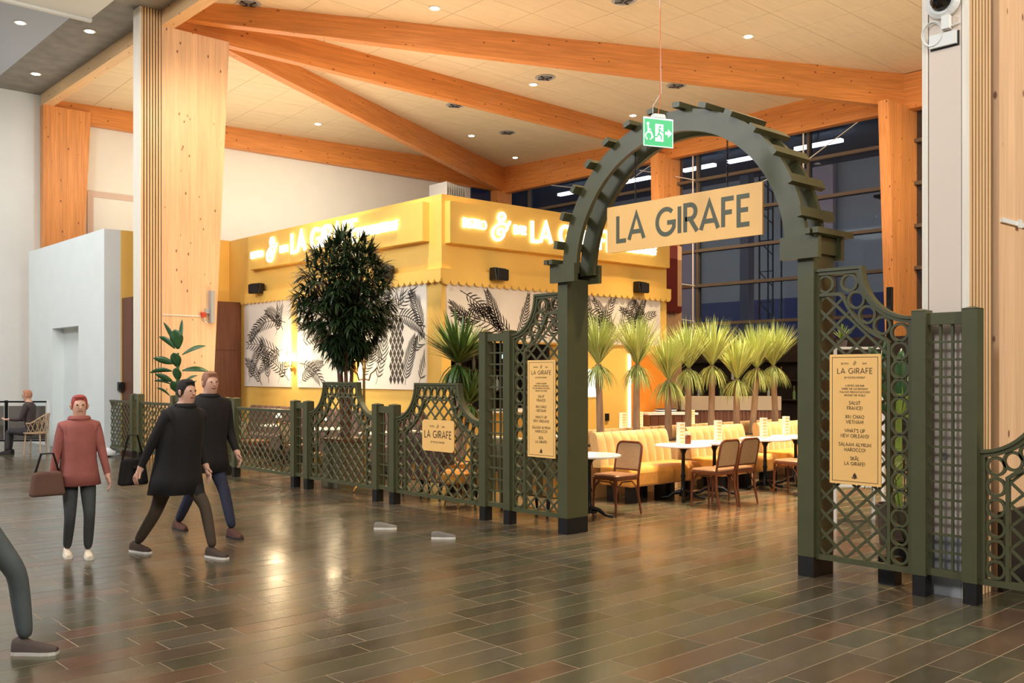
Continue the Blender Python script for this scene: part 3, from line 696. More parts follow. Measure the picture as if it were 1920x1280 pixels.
for px, py, wtx in ((38, 42, 'in the pale concourse ceiling panel, top left'), (168, 58, 'in the concrete strip near the slatted casing'), (67, 138, 'in the concrete strip near the far wall')):
    x, y, z = at_ceiling(px, py, 9.04)
    o = thing('downlight', (x, y, z), 'small round lit downlight ' + wtx, 'light', 'downlights in the concourse ceiling')
    MB().lathe([(.13, -.012), (.12, .005)], (x, y, z), 16).build('trim_ring', PLAS, o); MB().lathe([(.085, -.02), (.08, .0)], (x, y, z), 14).build('lens', LD, o)
for px, py, wtx in ((466, 6, 'at the top of the picture near the left column'), (1022, 145, 'next to the downlight between the two upper beams'), (1268, 160, 'right of the exit sign wire'), (853, 197, 'under the middle beam'), (951, 248, 'in the bay left of the far corner post'), (1170, 0, 'at the top edge above the nearest beam')):
    x, y, z = at_ceiling(px, py)
    o = thing('air_diffuser', (x, y, z), 'round grey ceiling air diffuser ' + wtx, 'vent', 'round air diffusers in the plywood ceiling')
    MB().lathe([(.26, -.015), (.25, .005)], (x, y, z), 20).build('flange', GREYP, o)
    MB().lathe([(.16, -.035), (.19, -.016)], (x, y, z), 16).build('core', mat('diffuser_grey', (110, 110, 108), .5), o)
    for k in range(4):
        a = k * PI / 2 + .3; MB().bar((x + .04 * math.cos(a), y + .04 * math.sin(a), z - .04), (x + .2 * math.cos(a), y + .2 * math.sin(a), z - .03), .04, .012).build('vane', BLK, o)

# ---------------------------------------------------------------- trellis fence
FXP = 7.30                                                       # plane of the trellis panels
def resample(P, n=400):
    out = []; tot = sum(math.dist(a, b) for a, b in zip(P, P[1:])); st = tot / n; acc = 0; out.append(P[0])
    for a, b in zip(P, P[1:]):
        l = math.dist(a, b)
        if l < 1e-9: continue
        s = st - acc
        while s <= l + 1e-9:
            out.append((a[0] + (b[0] - a[0]) * s / l, a[1] + (b[1] - a[1]) * s / l)); s += st
        acc = (acc + l) % st
    return out
def trim(P):
    """cut the small loops an offset polyline makes at tight corners"""
    P = list(P); i = 0
    while i < len(P) - 2:
        hit = None
        for j in range(min(len(P) - 2, i + 30), i + 1, -1):
            a, b, c, d = P[i], P[i + 1], P[j], P[j + 1]
            r = (b[0] - a[0], b[1] - a[1]); q = (d[0] - c[0], d[1] - c[1]); den = r[0] * q[1] - r[1] * q[0]
            if abs(den) < 1e-12: continue
            t = ((c[0] - a[0]) * q[1] - (c[1] - a[1]) * q[0]) / den; u = ((c[0] - a[0]) * r[1] - (c[1] - a[1]) * r[0]) / den
            if 0 < t <= 1 and 0 <= u < 1: hit = (j, (a[0] + r[0] * t, a[1] + r[1] * t)); break
        if hit: P = P[:i + 1] + [hit[1]] + P[hit[0] + 1:]
        i += 1
    i = 1
    while 0 < i < len(P) - 1:                                   # drop spurs that run back on themselves
        a0 = math.atan2(P[i][1] - P[i - 1][1], P[i][0] - P[i - 1][0]); a1 = math.atan2(P[i + 1][1] - P[i][1], P[i + 1][0] - P[i][0])
        if abs((a1 - a0 + PI) % (2 * PI) - PI) > 2.2: P.pop(i); i = max(1, i - 1)
        else: i += 1
    return P
def clip_line(poly, p, d):
    """parameters where the line p + t d crosses the polygon"""
    ts = []
    n = len(poly)
    for i in range(n):
        a = poly[i]; b = poly[(i + 1) % n]; ex, ey = b[0] - a[0], b[1] - a[1]; den = d[0] * ey - d[1] * ex
        if abs(den) < 1e-12: continue
        t = ((a[0] - p[0]) * ey - (a[1] - p[1]) * ex) / den; s = ((a[0] - p[0]) * d[1] - (a[1] - p[1]) * d[0]) / den
        if 0 <= s < 1: ts.append(t)
    ts.sort(); return list(zip(ts[::2], ts[1::2]))
def trellis(path, loc, label, rings=True, ringr=.074, closing=None, pitch=(.18, .165), lw=.021):
    """path: open polyline (y, z) walked clockwise so that the inside lies on the right"""
    o = thing('trellis_fence', loc, label, 'fence', 'green trellis fence fields')
    path = [p for i, p in enumerate(path) if i == 0 or math.dist(p, path[i - 1]) > 1e-4]
    f = FX(FXP); zb = min(p[1] for p in path)
    fr = .042; P0 = path; P1 = offset(P0, -fr)
    def clampb(P):
        P = list(P); return P
    MB().ribbon(P0, P1, f, -.025, .025).build('frame', GREEN, o)
    mo = offset(P0, .012)
    MB().ribbon(mo, offset(P0, -.012), f, -.038, .038).build('moulding', GREEN, o)
    ys = [p[0] for p in path]; y0, y1 = min(ys), max(ys)
    MB().box(FXP - .025, FXP + .025, y0, y1, zb - .045, zb).build('bottom_rail', GREEN, o)
    if closing is not None:                       # the side against the arch post
        c0, c1 = min(closing, closing + (.03 if closing == y0 else -.03)), max(closing, closing + (.03 if closing == y0 else -.03))
        MB().box(FXP - .022, FXP + .022, c0, c1, zb, max(p[1] for p in path) - .02).build('stile', GREEN, o)
    inner = P1
    if rings:
        band = 2 * ringr
        Pr = trim(offset(P0, -(fr + ringr))); Pm = trim(offset(P0, -(fr + band + .013))); P3 = trim(offset(P0, -(fr + band + .026)))
        zmax = max(p[1] for p in path)
        # keep the inner rail above the bottom rail
        MB().ribbon(offset(Pm, .013), offset(Pm, -.013), f, -.02, .02).build('inner_rail', GREEN, o)
        L_ = [0]
        for a, b in zip(Pr, Pr[1:]): L_.append(L_[-1] + math.dist(a, b))
        anchors = [(0, False)]
        for i in range(1, len(Pr) - 1):
            a0 = math.atan2(Pr[i][1] - Pr[i - 1][1], Pr[i][0] - Pr[i - 1][0]); a1 = math.atan2(Pr[i + 1][1] - Pr[i][1], Pr[i + 1][0] - Pr[i][0])
            if abs((a1 - a0 + PI) % (2 * PI) - PI) > .7: anchors.append((L_[i], True))
        anchors.append((L_[-1], False)); ss = []
        for (sa, ca), (sb, cb) in zip(anchors, anchors[1:]):
            lo = sa if ca else sa + ringr + .006; hi = sb if cb else sb - ringr - .006
            n = max(1, round((hi - lo) / band)); ss += [lo + (hi - lo) * q / n for q in range(0 if not ss or not ca else 1, n + 1)]
        for s in ss:
            for i in range(len(Pr) - 1):
                if L_[i + 1] >= s: break
            t = (s - L_[i]) / max(1e-9, L_[i + 1] - L_[i]); c = (Pr[i][0] + (Pr[i + 1][0] - Pr[i][0]) * t, Pr[i][1] + (Pr[i + 1][1] - Pr[i][1]) * t)
            A = arc(c[0], c[1], ringr + .003, ringr + .003, 0, 360, 20)[:-1]; B = arc(c[0], c[1], ringr - .017, ringr - .017, 0, 360, 20)[:-1]
            MB().ribbon(A, B, f, -.016, .016, closed=True).build('ring', GREEN, o, fix=False)
        inner = P3
    poly = list(inner)
    poly = [(min(max(p[0], y0), y1), max(p[1], zb)) for p in poly]
    if closing is not None: poly += [(closing, poly[-1][1]), (closing, zb)] if abs(poly[-1][0] - closing) < abs(poly[0][0] - closing) else [(closing, zb)]
    zt = max(p[1] for p in poly)
    for sg, off in ((1, -.006), (-1, .006)):
        d = (pitch[0] / 2, sg * pitch[1] / 2); l = math.hypot(*d); d = (d[0] / l, d[1] / l)
        slope = d[1] / d[0]; k = -40
        while k < 60:
            p = (y0 + k * pitch[0] + .03, zb)
            k += 1
            for t0, t1 in clip_line(poly, p, d):
                if t1 - t0 < .05: continue
                a = (p[0] + d[0] * t0, p[1] + d[1] * t0); b = (p[0] + d[0] * t1, p[1] + d[1] * t1)
                MB().bar((FXP + off, a[0], a[1]), (FXP + off, b[0], b[1]), .012, lw, up=(0, -d[1], d[0])).build('lattice_slat', GREEN, o, fix=False)
    return o
def ell(yc, zt, a, b, n, sgn, start=True):
    """concave quarter curve from the flat top (y offset a) to the post"""
    P = [(yc + sgn * a * math.cos(R(t)), zt - b * math.sin(R(t))) for t in [90 * i / n for i in range(n + 1)]]
    return P
ZB = .20
# walked from low Y side ... inside must be on the right hand of travel in (y, z): go up at low y, then toward +y, then down
# high panel right of the arch: low side at y=3.42, high side at y=4.25
hr = [(3.42, ZB), (3.42, 2.13)] + ell(3.42, 2.555, .43, .425, 12, 1)[::-1] + [(4.25, 2.555)]
trellis(hr, (FXP, 3.8, 0), 'tall curved trellis panel right of the arch, carrying the long menu board', closing=4.25)
hl = [(7.26, 2.555)] + ell(8.03, 2.555, .38, .425, 12, -1) + [(8.03, 2.13), (8.03, ZB)]
trellis(hl, (FXP, 7.6, 0), 'tall curved trellis panel left of the arch, behind the narrow menu board', closing=7.26)
def arched(y0, y1, label, flat=.86):
    zs, zt = 1.13, 1.57; a = (y1 - y0 - flat) / 2
    P = [(y0, ZB), (y0, zs)] + ell(y0, zt, a, zt - zs, 12, 1)[::-1] + ell(y1, zt, a, zt - zs, 12, -1) + [(y1, zs), (y1, ZB)]
    trellis(P, (FXP, (y0 + y1) / 2, 0), label, ringr=.070, pitch=(.175, .16))
arched(8.56, 10.27, 'arched low trellis panel with the small square sign')
arched(10.77, 12.45, 'arched low trellis panel in front of the tree')
arched(1.2, 2.93, 'low trellis panel at the right edge of the picture, beside the timber column')
for y0, y1, lb in ((12.94, 14.77, 'straight low trellis panel left of the tree, below the left mural'), (15.2, 16.9, 'straight low trellis panel behind the two people in dark coats'),
                   (17.35, 18.85, 'straight low trellis panel in front of the broad leafed plant and slatted casing'), (19.3, 20.66, 'straight low trellis panel farthest left, by the white box wall')):
    trellis([(y0, ZB), (y0, 1.14), (y1, 1.14), (y1, ZB)], (FXP, (y0 + y1) / 2, 0), lb, rings=False, pitch=(.17, .15))
def pier(ya, yb, h, label, cols=2):
    """two square posts ya..ya+.11 and yb-.11..yb with a gridded infill"""
    o = thing('trellis_pier', (7.3, (ya + yb) / 2, 0), label, 'fence post', 'paired fence posts')
    for a in (ya, yb - .11):
        m = MB().box(7.24, 7.36, a, a + .11, .16, h - .02)
        m.hexa([(7.235, a - .005, h - .02), (7.365, a - .005, h - .02), (7.365, a + .115, h - .02), (7.235, a + .115, h - .02)], [(7.29, a + .045, h - .004), (7.31, a + .045, h - .004), (7.31, a + .065, h - .004), (7.29, a + .065, h - .004)])
        p = m.build('post', GREEN, o); MB().box(7.245, 7.355, a + .005, a + .105, 0, .16).build('post_base', BLACK, p)
    g0, g1 = ya + .11, yb - .11
    MB().box(7.27, 7.33, g0, g1, h - .13, h - .04).build('top_rail', GREEN, o); MB().box(7.27, 7.33, g0, g1, .17, .22).build('bottom_rail', GREEN, o)
    for k in range(cols):
        y = g0 + (g1 - g0) * (k + 1) / (cols + 1); MB().box(7.29, 7.31, y - .009, y + .009, .22, h - .13).build('grid_bar', GREEN, o)
    n = int((h - .35) / .132)
    for k in range(1, n):
        z = .22 + (h - .35) * k / n; MB().box(7.288, 7.304, g0, g1, z - .009, z + .009).build('grid_bar', GREEN, o)
pier(2.93, 3.42, 2.20, 'tall pair of green posts with grid infill in front of the right slatted casing')
pier(8.03, 8.56, 2.20, 'tall pair of green posts left of the arch, between curved and arched panels')
pier(10.27, 10.77, 1.31, 'low pair of green posts between the two arched panels')
pier(12.45, 12.94, 1.31, 'low pair of green posts just left of the tree panel')
pier(14.77, 15.2, 1.31, 'low pair of green posts right beside the people in dark coats')
pier(16.9, 17.35, 1.31, 'low pair of green posts hidden behind the people in dark coats')
pier(18.85, 19.3, 1.31, 'low pair of green posts in front of the left slatted casing')
pier(20.66, 21.1, 1.31, 'low pair of green posts farthest left, against the white box wall')
o = thing('brace_post', (7.5, 3.73, 0), 'slim black brace post behind the tall trellis panel right of the arch', 'post')
MB().box(7.46, 7.58, 3.66, 3.80, 0, .22).build('foot', BLACK, o); MB().box(7.50, 7.54, 3.71, 3.75, .22, 2.4).build('pole', BLACK, o)

# ---------------------------------------------------------------- the arch
arch = thing('entrance_arch', (7.4, 5.755, 0), 'green round entrance arch with ladder bars over the restaurant opening', 'arch')
YC, ZCn, RO, RI = 5.755, 2.745, 1.435, 1.235
for a, b in ((4.25, 4.40), (7.12, 7.26)):
    p = MB().box(7.24, 7.56, a, b, .17, 2.70).build('post', GREEN, arch); MB().box(7.242, 7.558, a + .002, b - .002, 0, .17).build('post_base', BLACK, p)
    s = 1 if a > 5 else -1
    c0, c1 = (6.97, 7.33) if s > 0 else (4.18, 4.54)
    MB().box(7.19, 7.24, c0, c1, 2.66, 2.85).build('capital_board', GREEN, arch); MB().box(7.56, 7.61, c0, c1, 2.66, 2.85).build('capital_board', GREEN, arch)
    e0, e1 = (7.24, 7.29) if s > 0 else (4.22, 4.27)
    MB().box(7.24, 7.56, e0, e1, 2.70, 2.84).build('capital_end', GREEN, arch)
    for k in (0, 1):
        yy = (7.225 + k * .075) if s > 0 else (4.215 - k * .075)
        MB().box(7.12, 7.70, yy, yy + .05, 2.852, 2.90).build('cross_bar', GREEN, arch)
for x in (7.24, 7.51):
    A = arc(YC, ZCn, RO, RO, 0, 180, 48); B = arc(YC, ZCn, RI, RI, 0, 180, 48)
    MB().ribbon(A, B, FX(x), 0, .05).build('arch_ring', GREEN, arch)
for k in range(14):
    t = R(12 + 12 * k); c = (YC + (RO + .024) * math.cos(t), ZCn + (RO + .024) * math.sin(t))
    MB().bar((7.13, c[0], c[1]), (7.67, c[0], c[1]), .085, .048, up=(0, math.cos(t), math.sin(t))).build('cross_bar', GREEN, arch)
# hanging sign
sg = thing('hanging_sign', (7.4, 5.765, 2.93), 'long ochre board reading LA GIRAFE hanging inside the arch', 'sign')
MB().box(7.388, 7.412, 4.84, 6.69, 2.935, 3.405).build('board', YEL2, sg)
letters('LA GIRAFE', RX(7.388), -6.555, 3.045, .255, TXT, sg, (0, .002), stroke=.17, gap=.16, sx=.955)
for yy in (5.22, 6.32):
    m = MB(); z = 3.40; zt = ZCn + math.sqrt(RO ** 2 - (yy - YC) ** 2) - .02; k = 0
    while z < zt:
        ax = (1, 0) if k % 2 else (0, 1)
        P = [(7.4 + ax[0] * .008 * math.cos(a), yy + ax[1] * .008 * math.cos(a), z + .02 + .02 * math.sin(a)) for a in [2 * PI * i / 8 for i in range(9)]]
        m.tube(P, .0035, 4, cap=False); z += .03; k += 1
    c = m.build('chain', BLK, sg); c['kind'] = 'stuff'
# menu boards
def board(y0, y1, z0, z1, label, nm, X=7.25):
    o = thing(nm, (X, (y0 + y1) / 2, z0), label, 'sign')
    pl = MB().box(X, X + .014, y0, y1, z0, z1).build('board', YEL2, o)
    f = RX(X); e = .022; m = MB()
    for a, b, c, d in ((-y1 + e, -y0 - e, z1 - e - .004, z1 - e), (-y1 + e, -y0 - e, z0 + e, z0 + e + .004)): m.prism([(a, c), (b, c), (b, d), (a, d)], f, 0, .0012)
    for a, b in ((-y1 + e, -y1 + e + .004), (-y0 - e - .004, -y0 - e)): m.prism([(a, z0 + e), (b, z0 + e), (b, z1 - e), (a, z1 - e)], f, 0, .0012)
    m.build('border_line', TXT2, o)
    return o, f
def long_menu(y0, y1, z0, z1, label):
    o, f = board(y0, y1, z0, z1, label, 'menu_board'); c = -(y0 + y1) / 2; W = y1 - y0; H = z1 - z0; k = H / 1.05; m = MB()
    def ln(s, v, h, st=.13, sx=1, gap=.2): text(m, s, f, c, z0 + v * k, h * k, st, (0, .0012), gap, 'c', sx)
    text(m, 'BISTRO', f, c - .085, z0 + .968 * k, .014, .12, (0, .0012), .22, 'c'); text(m, '&', f, c, z0 + .962 * k, .034, .06, (0, .0012), .2, 'c', .8); text(m, 'BAR', f, c + .085, z0 + .968 * k, .014, .12, (0, .0012), .22, 'c')
    ln('LA GIRAFE', .895, .042, .14, 1.05)
    ln('BY PONTUS FRITHIOF', .855, .014, .13, .9)
    for i, s in enumerate(('A BISTRO AND BAR', 'WHERE THE GASTRONOMY', 'FOLLOWS FRENCH FOOTSTEPS', 'AROUND THE WORLD')): ln(s, .79 - i * .026, .0145, .13, .88)
    v = .645
    for a, b_ in (('SALUT', 'FRANCE!'), ('XIN CHAO', 'VIETNAM!'), ("WHAT'S UP", 'NEW ORLEANS!'), ('SALAAM ALYKUM', 'MAROCCO!'), ('SKÅL', 'LA GIRAFE!')):
        ln(a, v, .027, .15, .9); ln(b_, v - .042, .027, .15, .9); v -= .112
    m.build('lettering', TXT2, o)['kind'] = 'stuff'
    q = MB()
    for t, l in ((70, .03), (110, .03), (40, .022), (150, .024), (90, .04)):
        A = arc(0, 0, 1, 1, 0, 0, 1); a = R(t); p = (c, z0 + .045 * k)
        q.prism([(p[0], p[1]), (p[0] + l * math.cos(a - .25), p[1] + l * math.sin(a - .25)), (p[0] + l * 1.3 * math.cos(a), p[1] + l * 1.3 * math.sin(a)), (p[0] + l * math.cos(a + .25), p[1] + l * math.sin(a + .25))], f, 0, .0012)
    q.build('leaf_emblem', TXT2, o)
long_menu(3.67, 4.11, .805, 1.855, 'long ochre menu board with greetings on the tall panel right of the arch')
long_menu(7.31, 7.74, .79, 1.845, 'long ochre menu board with greetings on the tall panel left of the arch')
o = thing('square_sign', (7.25, 9.35, .745), 'small ochre sign with clipped corners reading LA GIRAFE on the low arched panel', 'sign')
f = RX(7.25); c = -9.35; z0, z1 = .745, 1.13; e = .03; hw = .315
P = [(c - hw + e, z0), (c + hw - e, z0), (c + hw, z0 + e), (c + hw, z1 - e), (c + hw - e, z1), (c - hw + e, z1), (c - hw, z1 - e), (c - hw, z0 + e)]
MB().prism(P, f, -.014, 0).build('board', YEL2, o); m = MB()
text(m, 'LA GIRAFE', f, c, z0 + .165, .085, .15, (0, .0012), .2, 'c', .92); text(m, 'BISTRO', f, c - .11, z0 + .295, .02, .12, (0, .0012), .2, 'c'); text(m, '&', f, c, z0 + .285, .045, .06, (0, .0012), .2, 'c'); text(m, 'BAR', f, c + .11, z0 + .295, .02, .12, (0, .0012), .2, 'c')
text(m, 'BY PONTUS FRITHIOF', f, c, z0 + .10, .022, .13, (0, .0012), .2, 'c', .9); m.build('lettering', TXT2, o)['kind'] = 'stuff'

# exit sign hung in front of the arch
ex = thing('exit_sign', (6.43, 5.24, 3.75), 'lit green emergency exit sign hanging in front of the arch', 'sign', rz=math.atan2(5.23 - 5.33, 6.60 - 6.33))
hw, hh = .143, .122
MB().prism([(-hw, -hh), (hw, -hh), (hw, hh), (-hw, hh)], lambda u, v, d: (u, d, v), -.006, .006).build('panel', EGREEN, ex, world=False)
m = MB(); f = lambda u, v, d: (u, -.006 - d, v)
for a, b, c_, d_ in ((-hw, hw, hh - .012, hh), (-hw, hw, -hh, -hh + .005), (-hw, -hw + .005, -hh, hh), (hw - .005, hw, -hh, hh)): m.prism([(a, c_), (b, c_), (b, d_), (a, d_)], f, 0, .002)
m.prism([(-.03, -.075), (.048, -.075), (.048, .07), (-.03, .07)], f, 0, .001)                       # door
m.prism([(.066, -.012), (.095, -.012), (.095, -.035), (.132, 0), (.095, .035), (.095, .012), (.066, .012)], f, 0, .001)
m.ribbon(arc(-.093, -.035, .036, .036, -70, 250, 16), arc(-.093, -.035, .027, .027, -70, 250, 16), f, 0, .001)
m.prism(arc(-.102, .066, .013, .013, 0, 360, 10)[:-1], f, 0, .001)
m.ribbon([(-.107, .048), (-.104, -.008), (-.075, -.010), (-.062, -.05), (-.05, -.05)], [(-.093, .048), (-.090, .004), (-.068, .002), (-.050, -.04), (-.046, -.042)], f, 0, .001)
m.prism([(-.10, .03), (-.075, .022), (-.075, .012), (-.10, .018)], f, 0, .001)
m.build('pictogram', EWHITE, ex, world=False)
m = MB(); f = lambda u, v, d: (u, -.0085 - d, v)
m.prism(arc(.014, .048, .012, .012, 0, 360, 10)[:-1], f, 0, .001)
m.ribbon([(-.005, .036), (.018, .030), (.010, -.006), (.034, -.028), (.030, -.062)], [(-.002, .020), (.002, .014), (-.006, -.012), (.020, -.034), (.018, -.062)], f, 0, .001)
m.ribbon([(-.008, -.008), (-.014, -.03), (-.045, -.036)], [(.004, -.014), (-.008, -.042), (-.045, -.046)], f, 0, .001)
m.ribbon([(.018, .026), (.036, .008), (.058, .006)], [(.012, .016), (.032, -.002), (.058, -.004)], f, 0, .001)
m.build('running_figure', EGREEN, ex, world=False)
MB().prism([(-.10, 0), (.02, 0), (.01, .03), (-.09, .03)], lambda u, v, d: (u + .04, d, v + hh), -.03, .03).build('bracket', PLAS, ex, world=False)
MB().tube([(0, 0, hh + .03), (.02, 0, hh + .15), (.03, 0, 9.04 - 3.75)], .004, 5).build('orange_cable', mat('orange_cable', (216, 112, 60), .5), ex, world=False)
MB().tube([(-.05, 0, hh + .03), (-.05, 0, hh + .10), (.03, 0, hh + .22), (-.04, 0, 9.04 - 3.75)], .0025, 5).build('hanging_wire', PLAS, ex, world=False)

# devices on the right casing
cc = thing('dome_camera', (7.40, 3.24, 4.54), 'white dome security camera on the right slatted casing, cut by the top edge', 'camera')
MB().lathe([(.13, 0), (.13, .03), (.10, .05)], (0, 0, 0), 20).build('housing', PLAS, cc, world=False).rotation_euler = (0, R(-90), 0)
MB().lathe([(.08, .05), (.07, .09), (.04, .12), (.005, .13)], (0, 0, 0), 20).build('dome', mat('smoked_dome', (24, 18, 16), .05), cc, smooth=True, world=False).rotation_euler = (0, R(-90), 0)
MB().box(-.05, 0, -.06, -.0, -.22, -.12).build('connector_box', PLAS, cc, world=False)
cb = thing('cable_coil', (7.38, 3.31, 4.30), 'coil of white cable hanging under the dome camera', 'cable'); m = MB()
for k in range(3): m.tube([(7.385 - .006 * k, 3.32 + (.072 + .004 * k) * math.cos(a), 4.31 + (.085 + .004 * k) * math.sin(a)) for a in [2 * PI * i / 18 for i in range(19)]], .005, 5, cap=False)
m.build('loop', PLAS, cb); MB().tube([(7.385, 3.26, 4.36), (7.385, 3.18, 4.34), (7.39, 3.12, 4.35)], .006, 5).build('lead', PLAS, cb)
jb_ = thing('junction_box', (7.40, 3.24, 4.26), 'flat white junction box in a cut-out below the cable coil', 'box')
MB().box(7.402, 7.409, 3.125, 3.345, 4.185, 4.30).build('recess', BLACK, jb_); MB().box(7.375, 7.402, 3.14, 3.345, 4.20, 4.30).build('lid', PLAS, jb_)
so = thing('wall_socket', (7.40, 3.24, 1.07), 'white power socket on the right casing behind the fence grid', 'socket')
MB().box(7.392, 7.405, 3.20, 3.28, 1.03, 1.11).build('plate', PLAS, so); MB().lathe([(.028, 0), (.028, .004)], (0, 0, 0), 14).build('insert', GREYP, so, world=False).rotation_euler = (0, R(-90), 0)
so.children[1].location = (-.008, 0, 0)
tr_ = thing('cable_trunking', (8.6, 3.0, 2.9), 'pale cable trunking across the right timber column', 'trunking')
MB().box(7.9, 9.0, 3.0, 3.02, 2.885, 2.92).build('channel', PLAS, tr_); MB().box(8.2, 8.26, 2.985, 3.0, 2.87, 2.935).build('clip', PLAS, tr_)
cp = thing('alarm_call_point', (8.75, 19.15, 3.0), 'red fire alarm button with grey trunking on the left timber column', 'alarm')
MB().box(8.66, 8.75, 19.13, 19.2, 2.87, 2.97).build('button_box', RED, cp); MB().box(8.84, 8.92, 19.08, 19.2, 2.76, 3.43).build('grey_trunking', GREYP, cp)
MB().tube([(8.72, 19.16, 2.87), (8.73, 19.15, 2.78), (8.80, 19.15, 2.74), (8.86, 19.15, 2.77)], .012, 6).build('flex_pipe', CHROME, cp); MB().box(7.86, 8.68, 19.18, 19.2, 2.88, 2.90).build('wall_channel', PLAS, cp)
MB().box(8.75, 8.84, 19.15, 19.2, 2.95, 3.05).build('junction', GREYP, cp)
bg = thing('plastic_bag', (7.12, 20.2, 0), 'crumpled white plastic bag on the floor at the fence end', 'bag')
m = MB(); m.lathe([(.05, 0), (.16, .03), (.17, .09), (.10, .15), (.03, .17)], (0, 0, 0), 9)
m.v = [(x * random.uniform(.8, 1.2), y * random.uniform(.8, 1.2), z * random.uniform(.85, 1.1)) for x, y, z in m.v]; m.build('bag_body', PLAS, bg, world=False, smooth=True)
MB().tube([(-.03, 0, .14), (-.02, .03, .24), (.03, .02, .15)], .008, 5).build('handle', PLAS, bg, world=False)

# ---------------------------------------------------------------- dining furniture
def cane_mat():
    m = D.materials.new('cane'); m.use_nodes = True; nt = m.node_tree; b = nt.nodes['Principled BSDF']; N = nt.nodes.new; Ln = nt.links.new
    tc = N('ShaderNodeTexCoord'); v = N('ShaderNodeTexBrick'); v.inputs['Scale'].default_value = 38; v.inputs['Mortar Size'].default_value = .03; v.offset = 0
    v.inputs['Color1'].default_value = L((196, 158, 112)); v.inputs['Color2'].default_value = L((208, 172, 126)); v.inputs['Mortar'].default_value = L((120, 84, 52))
    v.inputs['Brick Width'].default_value = .5; v.inputs['Row Height'].default_value = .5
    mp = N('ShaderNodeMapping'); mp.inputs['Rotation'].default_value = (R(90), 0, 0); Ln(tc.outputs['Object'], mp.inputs[0]); Ln(mp.outputs[0], v.inputs['Vector'])
    Ln(v.outputs['Color'], b.inputs['Base Color']); b.inputs['Roughness'].default_value = .6; return m
CANE = cane_mat()
def make_chair(label):
    o = thing('bentwood_chair', (0, 0, 0), label, 'chair', 'bentwood chairs with cane backs')
    def rr(hx, hy, r, n=5):
        P = []
        for cx, cy, a0 in ((hx - r, hy - r, 0), (-hx + r, hy - r, 90), (-hx + r, -hy + r, 180), (hx - r, -hy + r, 270)):
            P += [(cx + r * math.cos(R(a0 + 90 * i / n)), cy + r * math.sin(R(a0 + 90 * i / n))) for i in range(n + 1)]
        return P
    MB().prism(rr(.215, .215, .07), lambda u, v, d: (u, v, d), .425, .455).build('seat_frame', BENT, o, world=False)
    c = MB(); P = rr(.20, .20, .065); n = len(P)
    rings = [(1.0, .455), (1.02, .475), (.96, .49), (.6, .497), (.1, .499)]
    for s, z in rings: c.v += [(x * s, y * s, z) for x, y in P]
    for i in range(len(rings) - 1):
        for j in range(n): c.f.append((i * n + j, i * n + (j + 1) % n, (i + 1) * n + (j + 1) % n, (i + 1) * n + j)); c.m.append(0)
    c.f.append(tuple(range(4 * n, 5 * n))); c.m.append(0); c.build('seat_pad', LEATH, o, smooth=True, world=False)
    lean = lambda z: -.195 - max(0, z - .45) * .20
    P = [(-.195, lean(.45), .45), (-.197, lean(.7), .70)]
    P += [(-.197 + .075 * (1 - math.cos(R(a))), lean(.78 + .075 * math.sin(R(a))), .785 + .075 * math.sin(R(a))) for a in (20, 45, 70, 90)]
    P += [(-p[0], p[1], p[2]) for p in P[::-1]]
    MB().tube(P, .015, 8).build('back_frame', BENT, o, smooth=True, world=False)
    MB().tube([(-.19, lean(.53), .53), (.19, lean(.53), .53)], .012, 8).build('back_rail', BENT, o, world=False)
    q = [(-.185, .54), (.185, .54), (.185, .79), (.172, .83), (.13, .85), (-.13, .85), (-.172, .83), (-.185, .79)]
    MB().prism(q, lambda u, v, d: (u, lean(v) + d, v), -.004, .004).build('cane_back', CANE, o, world=False)
    for s in (-1, 1):
        MB().tube([(s * .175, .185, .43), (s * .18, .19, .2), (s * .185, .195, 0)], [.018, .016, .012], 8).build('leg', BENT, o, world=False, smooth=True)
        MB().tube([(s * .195, -.195, .46), (s * .19, -.20, .25), (s * .20, -.245, 0)], [.016, .016, .012], 8).build('leg', BENT, o, world=False, smooth=True)
        A = [(s * .18, .19, .22), (s * .183, .16, .34), (s * .186, .09, .405), (s * .186, -.09, .405), (s * .19, -.16, .34), (s * .19, -.2, .24)]
        MB().tube(A, .009, 6).build('side_brace', BENT, o, world=False, smooth=True)
    A = [(-.18, .19, .22), (-.15, .19, .34), (-.08, .19, .405), (.08, .19, .405), (.15, .19, .34), (.18, .19, .22)]
    MB().tube(A, .009, 6).build('front_brace', BENT, o, world=False, smooth=True)
    return o
ch = make_chair('bentwood chair with cane back beside the left arch post, turned sideways')
ch.location = (8.76, 7.8, 0); ch.rotation_euler.z = R(90)
clone(ch, (10.17, 7.4, 0), 0, 'bentwood chair with cane back, left one of the pair in the middle of the opening')
clone(ch, (10.63, 7.41, 0), 0, 'bentwood chair with cane back, right one of the pair in the middle of the opening')
clone(ch, (12.06, 7.4, 0), 0, 'bentwood chair partly hidden by the right arch post')
clone(ch, (8.35, 14.6, 0), R(-90), 'bentwood chair behind the trellis fence, under the left mural')
clone(ch, (8.35, 16.2, 0), R(-90), 'bentwood chair behind the straight fence field, near the walnut cupboard')
